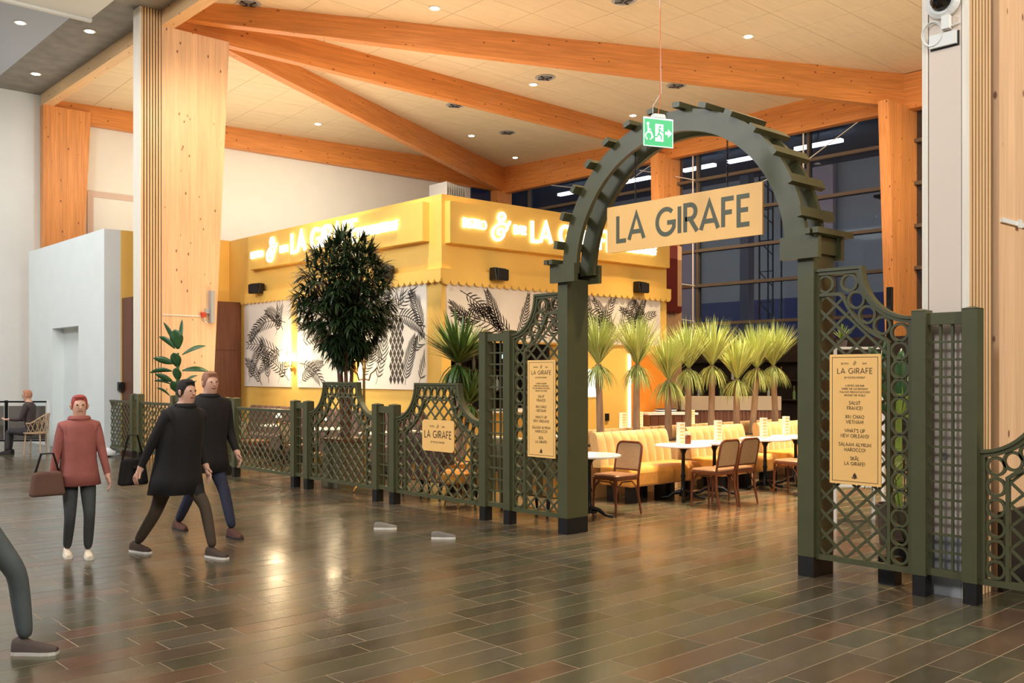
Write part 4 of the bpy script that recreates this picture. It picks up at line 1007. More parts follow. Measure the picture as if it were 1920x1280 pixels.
def make_table(label):
    o = thing('bistro_table', (0, 0, 0), label, 'table', 'round marble bistro tables')
    MB().lathe([(.36, .722), (.375, .728), (.375, .745), (.365, .75)], n=32).build('table_top', MARB, o, world=False)
    MB().lathe([(.055, .06), (.05, .12), (.03, .16), (.026, .3), (.036, .33), (.026, .36), (.024, .62), (.05, .68), (.14, .715), (.14, .722)], n=14).build('column', BLK, o, world=False, smooth=True)
    for k in range(4):
        a = k * PI / 2 + .5; ca, sa = math.cos(a), math.sin(a)
        MB().tube([(ca * .02, sa * .02, .12), (ca * .12, sa * .12, .10), (ca * .2, sa * .2, .045), (ca * .29, sa * .29, .03)], [.032, .024, .018, .022], 8).build('foot', BLK, o, world=False, smooth=True)
    return o
tb = make_table('white round table half hidden by the left arch post, with a jar on it')
tb.location = (8.28, 7.78, 0)
TB = [(8.28, 7.78)]
for x, y, l in ((10.37, 8.02, 'white round table in the arch opening, behind the left chair of the pair'), (11.12, 8.06, 'white round table in the centre of the opening, between two menus'),
                (12.25, 7.98, 'white round table near the right arch post, left of the last one'), (13.03, 7.95, 'white round table cut by the right arch post'),
                (8.88, 14.6, 'white round table behind the fence, under the left mural'), (8.88, 16.2, 'white round table behind the fence near the walnut cupboard'), (8.9, 12.95, 'white round table behind the tree planter'),
                (12.3, 10.75, 'white round table behind the yucca planter, at its left'), (14.0, 10.75, 'white round table behind the yucca planter, at its right'), (10.6, 10.75, 'white round table behind the planter, near the arch post')):
    clone(tb, (x, y, 0), random.uniform(0, 1), l); TB.append((x, y))

def channels(parent, o, ax, nrm, length, n, prof, m, nm='back_channel'):
    """upholstered vertical channels: o origin, ax along, nrm outward; prof = [(height, set-back, depth-scale)]"""
    w_ = length / n; o = Vector(o); ax = Vector(ax); nrm = Vector(nrm); q = 6
    for k in range(n):
        mb = MB(); rows = []
        for z, sb, ds in prof:
            row = []
            for i in range(q + 1):
                t = i / q; u = w_ * (k + .03 + .94 * t); bul = .045 * math.sin(PI * t) ** .6 * ds
                row.append(o + ax * u - nrm * (sb - bul) + Vector((0, 0, z)))
            row.append(o + ax * w_ * (k + .97) - nrm * (sb + .12 * ds + .02) + Vector((0, 0, z))); row.append(o + ax * w_ * (k + .03) - nrm * (sb + .12 * ds + .02) + Vector((0, 0, z)))
            rows.append(row)
        L_ = len(rows[0])
        for r in rows: mb.v += [tuple(p) for p in r]
        for i in range(len(rows) - 1):
            for j in range(L_): mb.f.append((i * L_ + j, i * L_ + (j + 1) % L_, (i + 1) * L_ + (j + 1) % L_, (i + 1) * L_ + j)); mb.m.append(0)
        mb.f.append(tuple(range(L_))[::-1]); mb.m.append(0); mb.f.append(tuple(range((len(rows) - 1) * L_, len(rows) * L_))); mb.m.append(0)
        mb.build(nm, m, parent, smooth=True)
def banquette(x0, x1, yf, yb, label, face=-1, seat=VELV, back=VELB, group='mustard velvet banquettes'):
    o = thing('banquette', ((x0 + x1) / 2, (yf + yb) / 2, 0), label, 'sofa', group)
    a, b = min(yf, yb), max(yf, yb); r = .06
    P = [(yf, .22), (yf, .40), (yf - face * .02, .45), (yf - face * .07, .475), (yb, .47), (yb, .22)]
    MB().ribbon([(p[0], p[1]) for p in P], [(yb, .22)] * len(P), lambda u, v, d: (d, u, v), x0, x1) if False else None
    s = MB().prism(P, lambda u, v, d: (d, u, v), x0, x1).build('seat', seat, o); mo = s.modifiers.new('b', 'BEVEL'); mo.width = .03; mo.segments = 3
    channels(o, (x0, yb, 0), (1, 0, 0), (0, face, 0), x1 - x0, max(3, int((x1 - x0) / .16)), [(.44, -.02, 1), (.6, .0, 1), (.8, .045, 1), (.87, .06, .8), (.905, .09, .35)], back)
    for lx in (x0 + .15, (x0 + x1) / 2, x1 - .15):
        MB().box(lx - .05, lx + .05, a + .08, a + .20, 0, .22).build('leg', BLACK, o); MB().box(lx - .05, lx + .05, b - .16, b - .04, 0, .22).build('leg', BLACK, o)
    return o
banquette(9.5, 11.0, 8.18, 8.74, 'mustard velvet banquette in front of the planter, leftmost in the opening')
banquette(11.47, 12.9, 8.18, 8.74, 'mustard velvet banquette in front of the planter, middle of the three')
banquette(13.32, 14.8, 8.18, 8.74, 'mustard velvet banquette in front of the planter, rightmost, beside the arch post')
for x0, x1, l in ((9.5, 11.2, 'mustard banquette facing away behind the planter, left'), (11.25, 13.0, 'mustard banquette facing away behind the planter, middle'), (13.05, 14.8, 'mustard banquette facing away behind the planter, right')):
    banquette(x0, x1, 10.05, 9.44, l, face=1, group='mustard banquettes behind the planter')
pl = thing('planter_trough', (12.1, 9.1, 0), 'long planter box with yuccas between the rows of banquettes', 'planter')
MB().box(9.5, 14.8, 8.98, 9.22, 0, .70).build('box', VELB, pl); MB().box(9.52, 14.78, 9.0, 9.20, .70, .72).build('soil', SOIL, pl)
# banquettes behind the fence, backs towards the concourse
def back_banquette(y0, y1, label, m, h=.90):
    o = thing('banquette', (7.9, (y0 + y1) / 2, 0), label, 'sofa', 'banquettes backing on the fence'); k = h / .9
    MB().box(7.98, 8.5, y0, y1, .24, .47).build('seat', VELV, o)
    channels(o, (7.98, y0, 0), (0, 1, 0), (-1, 0, 0), y1 - y0, int((y1 - y0) / .17), [(.22, .03, 1), (.5 * k, .02, 1), (.8 * k, .01, 1), (.86 * k, .03, .7), (.885 * k, .05, .4)], m)
    MB().tube([(7.98, y0, .895 * k), (7.98, y1, .895 * k)], .02, 8).build('piping', CREAM, o)
    for yy in (y0 + .12, (y0 + y1) / 2, y1 - .12):
        MB().tube([(8.0, yy, .24), (7.97, yy, 0)], [.03, .015], 8).build('leg', BLACK, o); MB().tube([(8.42, yy, .24), (8.44, yy, 0)], [.03, .015], 8).build('leg', BLACK, o)
back_banquette(8.05, 9.62, 'olive velvet channelled banquette back seen through the tall left panel', OLIV)
back_banquette(10.12, 11.2, 'brown banquette back left of the square sign', BROV)
o = thing('upholstered_bench', (9.6, 16.4, 0), 'long brown upholstered bench along the kiosk wall under the murals', 'bench')
MB().box(9.3, 9.86, 13.1, 19.3, .2, .46).build('seat', BROV, o); MB().box(9.3, 9.86, 13.1, 19.3, 0, .2).build('base', DARK, o)
channels(o, (9.78, 19.3, 0), (0, -1, 0), (-1, 0, 0), 6.2, 24, [(.44, 0, 1), (.8, .03, 1), (.98, .04, .8), (1.02, .06, .3)], BROV)
for px, py, t_, l in ((855, 876, 12.3, 'small mustard stool glimpsed through the arched panel with the square sign'), (604, 838, 15.0, 'small mustard stool glimpsed through the trellis left of the tree')):
    r = ray(px, py); x, y = r[0] * t_, r[1] * t_
    o = thing('velvet_stool', (x, y, 0), l, 'stool')
    MB().lathe([(.17, .30), (.2, .33), (.2, .43), (.16, .47), (.02, .475)], n=18).build('seat', VELV, o, world=False, smooth=True)
    for k in range(3):
        a = k * 2.1; MB().tube([(.1 * math.cos(a), .1 * math.sin(a), .3), (.16 * math.cos(a), .16 * math.sin(a), 0)], .014, 6).build('leg', BRASS, o, world=False)
# table things
MENUW = mat('menu_white', (236, 226, 206), .6); MENUY = mat('menu_print', (214, 178, 110), .6)
def menu(x, y, z, label, rz=.4):
    o = thing('menu_card', (x, y, z), label, 'menu', 'folded menus standing on tables', rz)
    MB().hexa([(-.06, 0, 0), (.055, 0, 0), (.055, .004, 0), (-.06, .004, 0)], [(-.06, 0, .30), (.055, 0, .30), (.055, .004, .30), (-.06, .004, .30)]).build('front_leaf', MENUW, o, world=False)
    MB().hexa([(-.06, .004, 0), (.03, .075, 0), (.028, .078, 0), (-.062, .008, 0)], [(-.06, .004, .30), (.03, .075, .30), (.028, .078, .30), (-.062, .008, .30)]).build('back_leaf', MENUW, o, world=False)
    m = MB()
    for k in range(6): m.box(-.012, .045, -.0012, 0, .03 + k * .045, .055 + k * .045)
    m.build('print', MENUY, o, world=False)['kind'] = 'stuff'
FC = math.atan2(-.62, .78)
for x, y, l in ((10.27, 7.98, 'folded menu on the table behind the left chair of the pair'), (11.10, 7.98, 'folded menu on the central table, right of its neighbour'), (12.25, 8.0, 'tall folded menu on the table left of the right arch post'), (12.93, 8.05, 'folded menu just left of the right arch post')):
    menu(x, y, .75, l, FC + .1)
for x, y, l in ((12.1, 10.6, 'folded menu on a rear table, between the two left yuccas'), (12.55, 10.62, 'folded menu on a rear table, just right of the second yucca'), (13.95, 10.6, 'folded menu on a rear table behind the fourth yucca'), (15.6, 10.3, 'folded menu on a rear table')):
    if x < 15: menu(x, y, .75, l, FC)
def jar(x, y, z, label, lit_=False):
    o = thing('spice_jar', (x, y, z), label, 'jar', 'glass jars on tables')
    MB().lathe([(.045, 0), (.05, .01), (.05, .10), (.042, .12)], n=12).build('contents', mat('jar_brown', (110, 56, 30), .25), o, world=False)
    MB().lathe([(.042, .12), (.045, .13), (.045, .16), (.03, .165)], n=12).build('lid', mat('jar_lid', (176, 190, 160), .3), o, world=False)
jar(8.18, 7.88, .75, 'brown filled jar on the table beside the left arch post'); jar(12.30, 10.78, .75, 'brown filled jar on a rear table right of the second yucca'); jar(10.5, 8.05, .75, 'brown filled jar right of the menu on the table behind the chair pair')
jar(11.25, 8.1, .75, 'brown filled jar behind the menu on the central table')
for x, y, l in ((8.88, 14.7, 'small glowing table lamp on the table under the left mural'), (8.88, 16.3, 'small glowing table lamp near the walnut cupboard'), (8.9, 12.95, 'small white cone table lamp behind the tree panel')):
    o = thing('table_lamp', (x, y, .75), l, 'lamp'); MB().lathe([(.04, 0), (.035, .01), (.008, .02), (.008, .14)], n=10).build('stand', BRASS, o, world=False)
    MB().lathe([(.055, .13), (.045, .17), (.02, .20)], n=12).build('shade', mat('small_lamp_glow', (255, 232, 190), .5, emit=3.5), o, world=False)
# coat rack
cr = thing('coat_rack', (7.80, 11.8, 0), 'brass coat stand with curved hooks right of the tree', 'coat rack')
MB().lathe([(.02, .1), (.02, 1.2), (.026, 1.22), (.02, 1.25), (.02, 1.72), (.028, 1.78), (.012, 1.86), (.018, 1.89), (.004, 1.92)], n=10).build('pole', BRASS, cr, world=False)
for k in range(4):
    a = k * PI / 2 + .2; c_, s_ = math.cos(a), math.sin(a)
    MB().tube([(c_ * .02, s_ * .02, 1.62), (c_ * .10, s_ * .10, 1.60), (c_ * .14, s_ * .14, 1.70), (c_ * .2, s_ * .2, 1.73), (c_ * .27, s_ * .27, 1.79)], .010, 6).build('hook', BRASS, cr, world=False, smooth=True)
for k in range(4):
    a = k * PI / 2 + .4; c_, s_ = math.cos(a), math.sin(a)
    MB().tube([(c_ * .02, s_ * .02, .16), (c_ * .12, s_ * .12, .12), (c_ * .24, s_ * .24, .05), (c_ * .27, s_ * .27, .01)], .011, 6).build('foot', BRASS, cr, world=False, smooth=True)

# ---------------------------------------------------------------- plants
def blade(mb, p, d, ln, w, droop, n=4, side=None):
    p = Vector(p); d = Vector(d).normalized(); side = d.cross(Vector((0, 0, 1)))
    if side.length < .05: side = Vector((math.cos(ln * 99), math.sin(ln * 99), 0))
    side.normalize(); k = len(mb.v); st = ln / n
    for i in range(n + 1):
        t = i / n; h = w * (1 - t) ** .6 * (.55 + .45 * min(1, t * 4))
        if i == n: mb.v.append(tuple(p))
        else: mb.v += [tuple(p - side * h), tuple(p + side * h)]
        d = (d + Vector((0, 0, -droop / n))).normalized(); p = p + d * st
    for i in range(n - 1): mb.f.append((k + 2 * i, k + 2 * i + 1, k + 2 * i + 3, k + 2 * i + 2)); mb.m.append(0)
    mb.f.append((k + 2 * n - 2, k + 2 * n - 1, k + 2 * n)); mb.m.append(0)
def yucca_head(parent, p, nu, nd, lu, ldn, spread, w_, m, rr):
    mb = MB()
    for i in range(nu):
        a = rr.uniform(0, 2 * PI); s = spread * math.sqrt(rr.random()); l = lu * rr.uniform(.8, 1.08)
        blade(mb, (p[0] + .02 * math.cos(a), p[1] + .02 * math.sin(a), p[2] + rr.uniform(0, .12)), (math.cos(a) * math.sin(s), math.sin(a) * math.sin(s), math.cos(s)), l, w_, rr.uniform(-.1, .45) * s)
    mb.build('crown', m, parent, fix=False)['kind'] = 'stuff'
    if nd:
        mb = MB()
        for i in range(nd):
            a = rr.uniform(0, 2 * PI); s = rr.uniform(.2, 1.0)
            blade(mb, (p[0] + .03 * math.cos(a), p[1] + .03 * math.sin(a), p[2] - rr.uniform(0, .06)), (math.cos(a), math.sin(a), .5 - s), ldn * rr.uniform(.7, 1.1), w_, 2.2)
        mb.build('skirt', m, parent, fix=False)['kind'] = 'stuff'
YU = [(9.87, 1.83, 9.92, 'first yucca palm, beside the left arch post'), (10.70, 1.83, 10.69, 'second yucca palm from the left, in front of the orange door'), (11.41, 1.60, 11.41, 'third yucca palm from the left, lower and fuller than its neighbours'),
      (11.90, 1.78, 11.86, 'fourth yucca palm from the left, crown overlapping the third'), (12.49, 1.83, 12.48, 'fifth yucca palm from the left, tallest in the middle'), (13.17, 1.61, 13.17, 'sixth yucca palm from the left, a low one'),
      (13.74, 1.79, 13.59, 'seventh yucca palm from the left, with a leaning trunk'), (14.22, 1.83, 14.27, 'last yucca palm on the right, beside the arch post')]
rr = random.Random(11)
for i, (xn, zn, xb, l) in enumerate(YU):
    o = thing('yucca_palm', (xb, 9.1, .72), l, 'palm', 'yucca palms in the long planter')
    MB().tube([(xb, 9.1, .70), (xb + (xn - xb) * .3 + rr.uniform(-.02, .02), 9.1, 1.05), (xb + (xn - xb) * .7 + rr.uniform(-.02, .02), 9.1, 1.4), (xn, 9.1, zn)], [.062, .052, .048, .045], 10).build('trunk', BARK, o, smooth=True)
    yucca_head(o, (xn, 9.1, zn), 300, 120, .70, .44, R(44), .0085, LEAFY, rr)
o = thing('potted_yucca', (8.8, 10.85, 0), 'dark potted yucca with two heads behind the square sign panel', 'plant')
MB().lathe([(.17, 0), (.22, .42), (.20, .42), (.18, .38)], (8.8, 10.85, 0), 16).build('pot', POTM, o); MB().lathe([(.18, .36), (.18, .385)], (8.8, 10.85, 0), 16).build('soil', SOIL, o)
MB().tube([(8.8, 10.85, .38), (8.79, 10.82, 1.0), (8.78, 10.83, 1.85)], [.05, .045, .04], 8).build('stem', BARK, o); MB().tube([(8.83, 10.82, .38), (8.86, 10.76, .9), (8.9, 10.72, 1.28)], [.04, .04, .035], 8).build('stem', BARK, o)
yucca_head(o, (8.78, 10.83, 1.84), 170, 60, .72, .5, R(66), .030, mat('yucca_dark', (84, 112, 52), .4, noise=(4, .25)), rr)
yucca_head(o, (8.9, 10.72, 1.25), 130, 30, .52, .3, R(66), .028, MATS['yucca_dark'], rr)
# the big indoor tree
tr = thing('indoor_tree', (7.9, 12.45, 0), 'large potted indoor tree with a dense dark crown, in front of the murals', 'tree')
PLB = mat('planter_olive', (110, 100, 76), .6, noise=(6, .1))
MB().box(7.65, 8.15, 12.2, 12.7, 0, .68).build('planter_box', PLB, tr); MB().box(7.62, 8.18, 12.17, 12.73, .68, .73).box(7.7, 8.1, 12.25, 12.65, .73, .735).build('planter_rim', WALN, tr)
for k, (dx, dy, h) in enumerate(((-.04, .03, 2.9), (.05, -.02, 2.6), (.0, .06, 2.4), (-.02, -.05, 2.3))):
    P = [(7.9 + dx * .6, 12.45 + dy * .6, .44), (7.9 + dx * 1.2, 12.45 + dy * 1.2, 1.2), (7.9 + dx * 2.4 + rr.uniform(-.04, .04), 12.45 + dy * 2.4, 1.9), (7.9 + dx * 5, 12.45 + dy * 5, h)]
    MB().tube(P, [.038, .034, .026, .012], 8).build('stem', STEM, tr, smooth=True)
mb = MB(); br = MB()
for i in range(760):
    while True:
        v = Vector((rr.uniform(-1, 1), rr.uniform(-1, 1), rr.uniform(-1, 1)))
        if .25 < v.length < 1: break
    v *= .35 + .65 * v.length if v.length < .6 else 1
    zz = v.z; wsc = 1.0 if zz > -.3 else 1.0 - (-.3 - zz) * .75
    c = Vector((7.88 + v.x * .70 * wsc, 12.44 + v.y * .70 * wsc, 2.78 + zz * (1.0 if zz > 0 else .92)))
    out = Vector((v.x, v.y, .15 + v.z * .6)).normalized()
    for q in range(8):
        a = rr.uniform(0, 2 * PI); d = (out + Vector((rr.uniform(-.8, .8), rr.uniform(-.8, .8), rr.uniform(-.7, .45)))).normalized()
        blade(mb, c, d, rr.uniform(.18, .29), .024, rr.uniform(.3, 1.0), 3)
    if i % 6 == 0: br.tube([(7.9, 12.45, 2.1 + .3 * rr.random()), tuple((Vector((7.9, 12.45, 2.3)) + c) / 2), tuple(c)], .006, 4)
for i in range(46):                                        # shoots breaking the outline
    a = rr.uniform(0, 2 * PI); zz = rr.uniform(2.1, 3.6); r_ = .68 * math.sqrt(max(0.15, 1 - ((zz - 2.76) / 1.05) ** 2)); c = Vector((7.88 + r_ * math.cos(a), 12.44 + r_ * math.sin(a), zz))
    for q in range(12):
        d = (Vector((math.cos(a), math.sin(a), .5)) + Vector((rr.uniform(-.6, .6), rr.uniform(-.6, .6), rr.uniform(-.6, .6)))).normalized(); blade(mb, c, d, rr.uniform(.16, .25), .018, .6, 3)
mb.build('foliage', LEAFD, tr, fix=False)['kind'] = 'stuff'; br.build('twigs', STEM, tr)['kind'] = 'stuff'
# broad leafed plant by the left column
RT = Vector((.7408, -.6717, 0)); FW = Vector((.6717, .7408, 0))
def broad(parent, base, tip, w_, m, arch_=.06, toward=0, fold=.25):
    base = Vector(base); tip = Vector(tip); d = tip - base; n = 8; mb = MB(); k = 0
    sd = d.cross(FW).normalized()
    if toward: sd = (sd + FW * toward).normalized()
    for i in range(n + 1):
        t = i / n; c = base + d * t + Vector((0, 0, arch_ * math.sin(PI * t))); h = w_ * math.sin(PI * (t * .94 + .04)) ** .8 * (1 if t < .93 else .35)
        up = Vector((0, 0, 1)) * h * fold
        mb.v += [tuple(c - sd * h + up), tuple(c), tuple(c + sd * h + up)]
    for i in range(n):
        for j in (0, 1): mb.f.append((3 * i + j, 3 * i + j + 1, 3 * i + j + 4, 3 * i + j + 3)); mb.m.append(0)
    lf = mb.build('leaf', m, parent, fix=False, smooth=True); mo = lf.modifiers.new('s', 'SOLIDIFY'); mo.thickness = .002; return lf
bp = thing('broad_leaf_plant', (7.53, 17.88, 0), 'potted plant with broad banana-like leaves in front of the left timber column', 'plant')
MB().lathe([(.16, 0), (.2, .38), (.18, .38), (.17, .34)], (7.62, 17.88, 0), 16).build('pot', POTM, bp); MB().lathe([(.17, .31), (.17, .345)], (7.62, 17.88, 0), 16).build('soil', SOIL, bp)
C0 = Vector((7.62, 17.88, 0)); q_ = .01013 / 6.4
pt = lambda x, y, dep=0: C0 + RT * ((x - 352) * q_) + FW * dep + Vector((0, 0, 1.7 + (700 - (580 + y / 6.4)) * .01013))
MB().tube([(7.62, 17.88, .33), tuple(pt(350, 900)), tuple(pt(352, 520))], [.035, .04, .02], 8).build('stem', LEAFM, bp, smooth=True)
for bx, by, tx, ty, w_, dep in ((345, 470, 175, 150, .055, .0), (352, 475, 330, 240, .15, -.08), (372, 460, 380, 110, .05, .1), (315, 470, 110, 325, .06, .05), (400, 545, 690, 435, .045, 0), (300, 650, 65, 585, .07, -.05), (280, 740, 10, 760, .05, 0), (290, 870, 100, 775, .06, -.1),
                                (400, 735, 715, 745, .055, .05), (260, 895, 60, 860, .035, 0), (400, 900, 590, 790, .03, 0), (410, 990, 580, 855, .03, 0), (255, 1040, 90, 940, .03, 0), (350, 700, 330, 520, .12, -.15), (350, 860, 360, 700, .10, -.15), (345, 1000, 300, 860, .10, -.12), (355, 1100, 400, 960, .09, -.1)):
    broad(bp, pt(bx, by), pt(tx, ty, dep), w_, LEAFM, arch_=.03 if dep >= 0 else .0, toward=.3 if dep < 0 else .5)
# plants on the right, behind the tall panel
fp = thing('fern_palm', (8.3, 4.0, 0), 'slender potted palm with feathery fronds behind the tall right trellis', 'plant')
MB().lathe([(.1, 0), (.13, .22), (.11, .22), (.1, .2)], (8.25, 3.95, 0), 14).build('pot', BLACK, fp); MB().lathe([(.1, .18), (.1, .2)], (8.25, 3.95, 0), 14).build('soil', SOIL, fp)
FR = mat('frond_green', (58, 74, 36), .45, noise=(5, .2))
for k, (dl, dz, dd) in enumerate(((-.35, .95, 0), (-.2, 1.15, .15), (.1, 1.2, .1), (.3, 1.0, 0), (-.4, .75, -.1), (.05, 1.35, -.1), (.35, .8, .15), (-.1, .9, -.2))):
    b0 = Vector((8.25, 3.95, .2)); tip = b0 + RT * dl + FW * dd + Vector((0, 0, dz - .25)); mb = MB(); P = []
    for i in range(15):
        t = i / 14; P.append(b0 + (tip - b0) * t + Vector((0, 0, .35 * math.sin(PI * t ** 1.2))))
    mb.tube([tuple(p) for p in P], .004, 4)
    for i in range(5, 15):
        dr = (P[i] - P[i - 1]).normalized()
        for sgn in (-1, 1):
            sd = dr.cross(FW) * sgn; blade(mb, P[i], (dr * .8 + sd + Vector((0, 0, -.1))), .19, .008, .8, 3)
    mb.build('frond', FR, fp, fix=False)['kind'] = 'stuff'
lp = thing('banana_plant', (9.4, 4.55, 0), 'bright green banana plant behind the tall right trellis', 'plant')
r = ray(1685, 700); cx_, cy_ = r[0] * 9.6, r[1] * 9.6
MB().lathe([(.18, 0), (.22, .4), (.2, .4), (.19, .36)], (cx_, cy_, 0), 16).build('pot', POTM, lp); MB().lathe([(.19, .33), (.19, .37)], (cx_, cy_, 0), 16).build('soil', SOIL, lp)
MB().tube([(cx_, cy_, .36), (cx_, cy_, 1.5)], [.04, .03], 8).build('stem', LEAFL, lp)
for dl, dz, w_, mm in ((-.05, .42, .07, LEAFL), (.1, .45, .08, LEAFL), (-.28, .72, .09, LEAFM), (-.12, .78, .08, LEAFM), (.05, .7, .07, LEAFM), (-.38, .62, .06, LEAFM), (.2, .55, .07, LEAFM), (-.3, .1, .06, LEAFM), (.15, -.05, .06, LEAFL), (.02, .1, .07, LEAFM)):
    c = Vector((cx_, cy_, 1.25)); broad(lp, c, c + RT * dl + FW * .05 + Vector((0, 0, dz)), w_, mm, toward=.3)
ps = thing('plant_shelf', (10.2, 6.0, 0), 'white shelf rack with small plants seen through the tall right trellis', 'shelving')
r1 = ray(1566, 652); r2 = ray(1656, 652); A = Vector((r1[0] * 11, r1[1] * 11, 0)); B = Vector((r2[0] * 11, r2[1] * 11, 0)); dA = (B - A).normalized(); nA = Vector((-dA.y, dA.x, 0)) * .3
for z in (.4, .9, 1.35, 1.7, 1.98):
    MB().hexa([tuple(p + Vector((0, 0, z))) for p in (A, B, B + nA, A + nA)], [tuple(p + Vector((0, 0, z + .025))) for p in (A, B, B + nA, A + nA)]).build('shelf', PLAS, ps)
for p in (A, B, A + nA, B + nA): MB().box(p.x - .015, p.x + .015, p.y - .015, p.y + .015, 0, 2.0).build('upright', PLAS, ps)
o = thing('small_yucca', tuple(A + dA * .13 + nA * .5 + Vector((0, 0, 2.005))), 'tiny yellow-green yucca on top of the white shelf rack', 'plant')
MB().lathe([(.05, 0), (.06, .08)], n=10).build('pot', POTM, o, world=False)
m = MB()
for k in range(40):
    a = rr.uniform(0, 2 * PI); s = rr.uniform(0, .9); blade(m, (0, 0, .08), (math.cos(a) * math.sin(s), math.sin(a) * math.sin(s), math.cos(s)), .2, .01, .4, 3)
m.build('leaves', LEAFL, o, world=False, fix=False)['kind'] = 'stuff'
for k, (u_, z) in enumerate(((.2, 1.725), (.42, 1.725), (.3, 1.375), (.45, .925))):
    o = thing('glass_vase', tuple(A + dA * u_ + nA * .5 + Vector((0, 0, z))), ['green glass vase on the second shelf, left', 'white vase on the second shelf, right', 'green glass vase on the middle shelf', 'white vase on the lower shelf'][k], 'vase')
    MB().lathe([(.03, 0), (.05, .06), (.045, .12), (.02, .18), (.025, .2)], n=10).build('body', [mat('green_glass', (70, 150, 120), .15), PLAS][k % 2], o, world=False, smooth=True)
    MB().lathe([(.026, .2), (.026, .205)], n=10).build('rim', PLAS, o, world=False)

# ---------------------------------------------------------------- people
def ik(a, c, l1, l2, bend):
    a = Vector(a); c = Vector(c); d = c - a; l = min(d.length, (l1 + l2) * .999); dn = d.normalized()
    c = a + dn * l; x = (l1 * l1 - l2 * l2 + l * l) / (2 * l); h = math.sqrt(max(l1 * l1 - x * x, 0)); bd = Vector(bend); bd = (bd - dn * bd.dot(dn)).normalized()
    return a + dn * x + bd * h, c
def person(label, loc, facing, H, feet, hands, lean, cols, bulk=1.0, seated=False, hood=False, headturn=0, coat=0):
    """local frame: +Y ahead, +X to the person's right"""
    o = thing('person', (loc[0], loc[1], 0), label, 'person', rz=math.atan2(facing[1], facing[0]) - PI / 2)
    hz = .30 * H + .02 if seated else .515 * H
    if not seated:
        mxs = max(abs(f[1]) for f in feet); hz = min(.535 * H, math.sqrt(max((.476 * H) ** 2 - mxs ** 2, .1)) + .085 * H / 1.75 + .04 * H)
    hip = Vector((0, 0, hz)); ch_ = hip + Vector((0, lean[0] * .6, .20 * H)); sh = hip + Vector((0, lean[0], .295 * H)); nk = sh + Vector((0, lean[0] * .2, .030 * H)); hd = nk + Vector((0, lean[1], .072 * H))
    V = []; E_ = []; Rr = []; K = []                                # kind : 0 top, 1 legs, 2 skin
    def add(p, r, par=None, k=0):
        V.append(Vector(p)); Rr.append(r if isinstance(r, tuple) else (r, r)); K.append(k)
        if par is not None: E_.append((par, len(V) - 1))
        return len(V) - 1
    s = H / 1.75
    pel = add(hip, (.155 * s * bulk, .115 * s * bulk), None, 1)
    wa = add(hip + Vector((0, lean[0] * .3, .10 * H)), (.14 * s * bulk, .105 * s * bulk), pel, 0)
    cs = add(ch_, (.165 * s * bulk, .125 * s * bulk), wa, 0)
    st = add(sh + Vector((0, 0, -.01)), (.12 * s * bulk, .095 * s * bulk), cs, 0)
    n1 = add(nk, .062 * s, st, 2)
    h1 = add(nk + (hd - nk) * .45 + Vector((0, .014, 0)), (.070 * s, .082 * s), n1, 2); h2 = add(hd + Vector((0, .0, .012)), (.084 * s, .104 * s), h1, 2); h3 = add(hd + Vector((0, -.006, .08 * s)), (.066 * s, .08 * s), h2, 2)
    
    ends = []
    for i, sx in enumerate((-1, 1)):
        hp = hip + Vector((sx * .085 * s, 0, -.04 * H)); ft = Vector((feet[i][0], feet[i][1], .085 * s + (feet[i][2] if len(feet[i]) > 2 else 0)))
        kn, an = ik(hp, ft, .245 * H, .235 * H, (0, 1, .2 if seated else 0))
        a = add(hp, .092 * s * bulk ** .5, pel, 1); b = add((hp + kn) / 2, .082 * s, a, 1); c = add(kn, .062 * s, b, 1); d = add((kn + an) / 2, .058 * s, c, 1); e = add(an, .045 * s, d, 1)
        ends.append(an)
        shp = sh + Vector((sx * .155 * s * bulk ** .5, 0, -.02 * H)); el, wr = ik(shp, Vector(hands[i]), .175 * H, .155 * H, (sx * .25, -1, -.1))
        a = add(shp, .066 * s * bulk ** .7, st, 0); b = add((shp + el) / 2, .055 * s * bulk ** .7, a, 0); c = add(el, .046 * s * bulk ** .7, b, 0); d = add(wr - (wr - el) * .12, .036 * s, c, 0)
        dr = (wr - el).normalized(); w1 = add(wr, .026 * s, d, 2); sdv = Vector((0, 1, 0)) - dr * dr.y; sdv.normalize(); nn = dr.cross(sdv)
        pm = add(wr + dr * .055 * s, (.03 * s, .022 * s), w1, 2)
        for q, (off, ln) in enumerate(((-.030, .058), (-.010, .068), (.011, .064), (.030, .050))):
            f0 = wr + dr * .085 * s + sdv * off * s; cu = nn * (-sx) * .012 * s
            x = add(f0, .0095 * s, pm, 2); x = add(f0 + dr * ln * .55 * s + cu, .0085 * s, x, 2); add(f0 + dr * ln * s + cu * 3, .0075 * s, x, 2)
        t0 = wr + dr * .03 * s + sdv * .034 * s; x = add(t0, .011 * s, w1, 2); add(t0 + dr * .045 * s + sdv * .02 * s, .009 * s, x, 2)
    me = D.meshes.new('body'); me.from_pydata([tuple(v) for v in V], E_, [])
    ob = D.objects.new('body', me); C.objects.link(ob)
    mo = ob.modifiers.new('skin', 'SKIN'); mo.use_smooth_shade = True; ob.modifiers.new('sub', 'SUBSURF').levels = 1
    for i, r in enumerate(Rr): me.skin_vertices[0].data[i].radius = r
    me.skin_vertices[0].data[0].use_root = True
    dg = bpy.context.evaluated_depsgraph_get(); ev = ob.evaluated_get(dg); nm = D.meshes.new_from_object(ev, depsgraph=dg)
    D.objects.remove(ob); D.meshes.remove(me)
    for c in (cols['top'], cols['legs'], SKIN): nm.materials.append(c)
    segs = [(V[a], V[b], max(K[a], K[b]) if K[a] != K[b] and 2 in (K[a], K[b]) else K[b]) for a, b in E_]
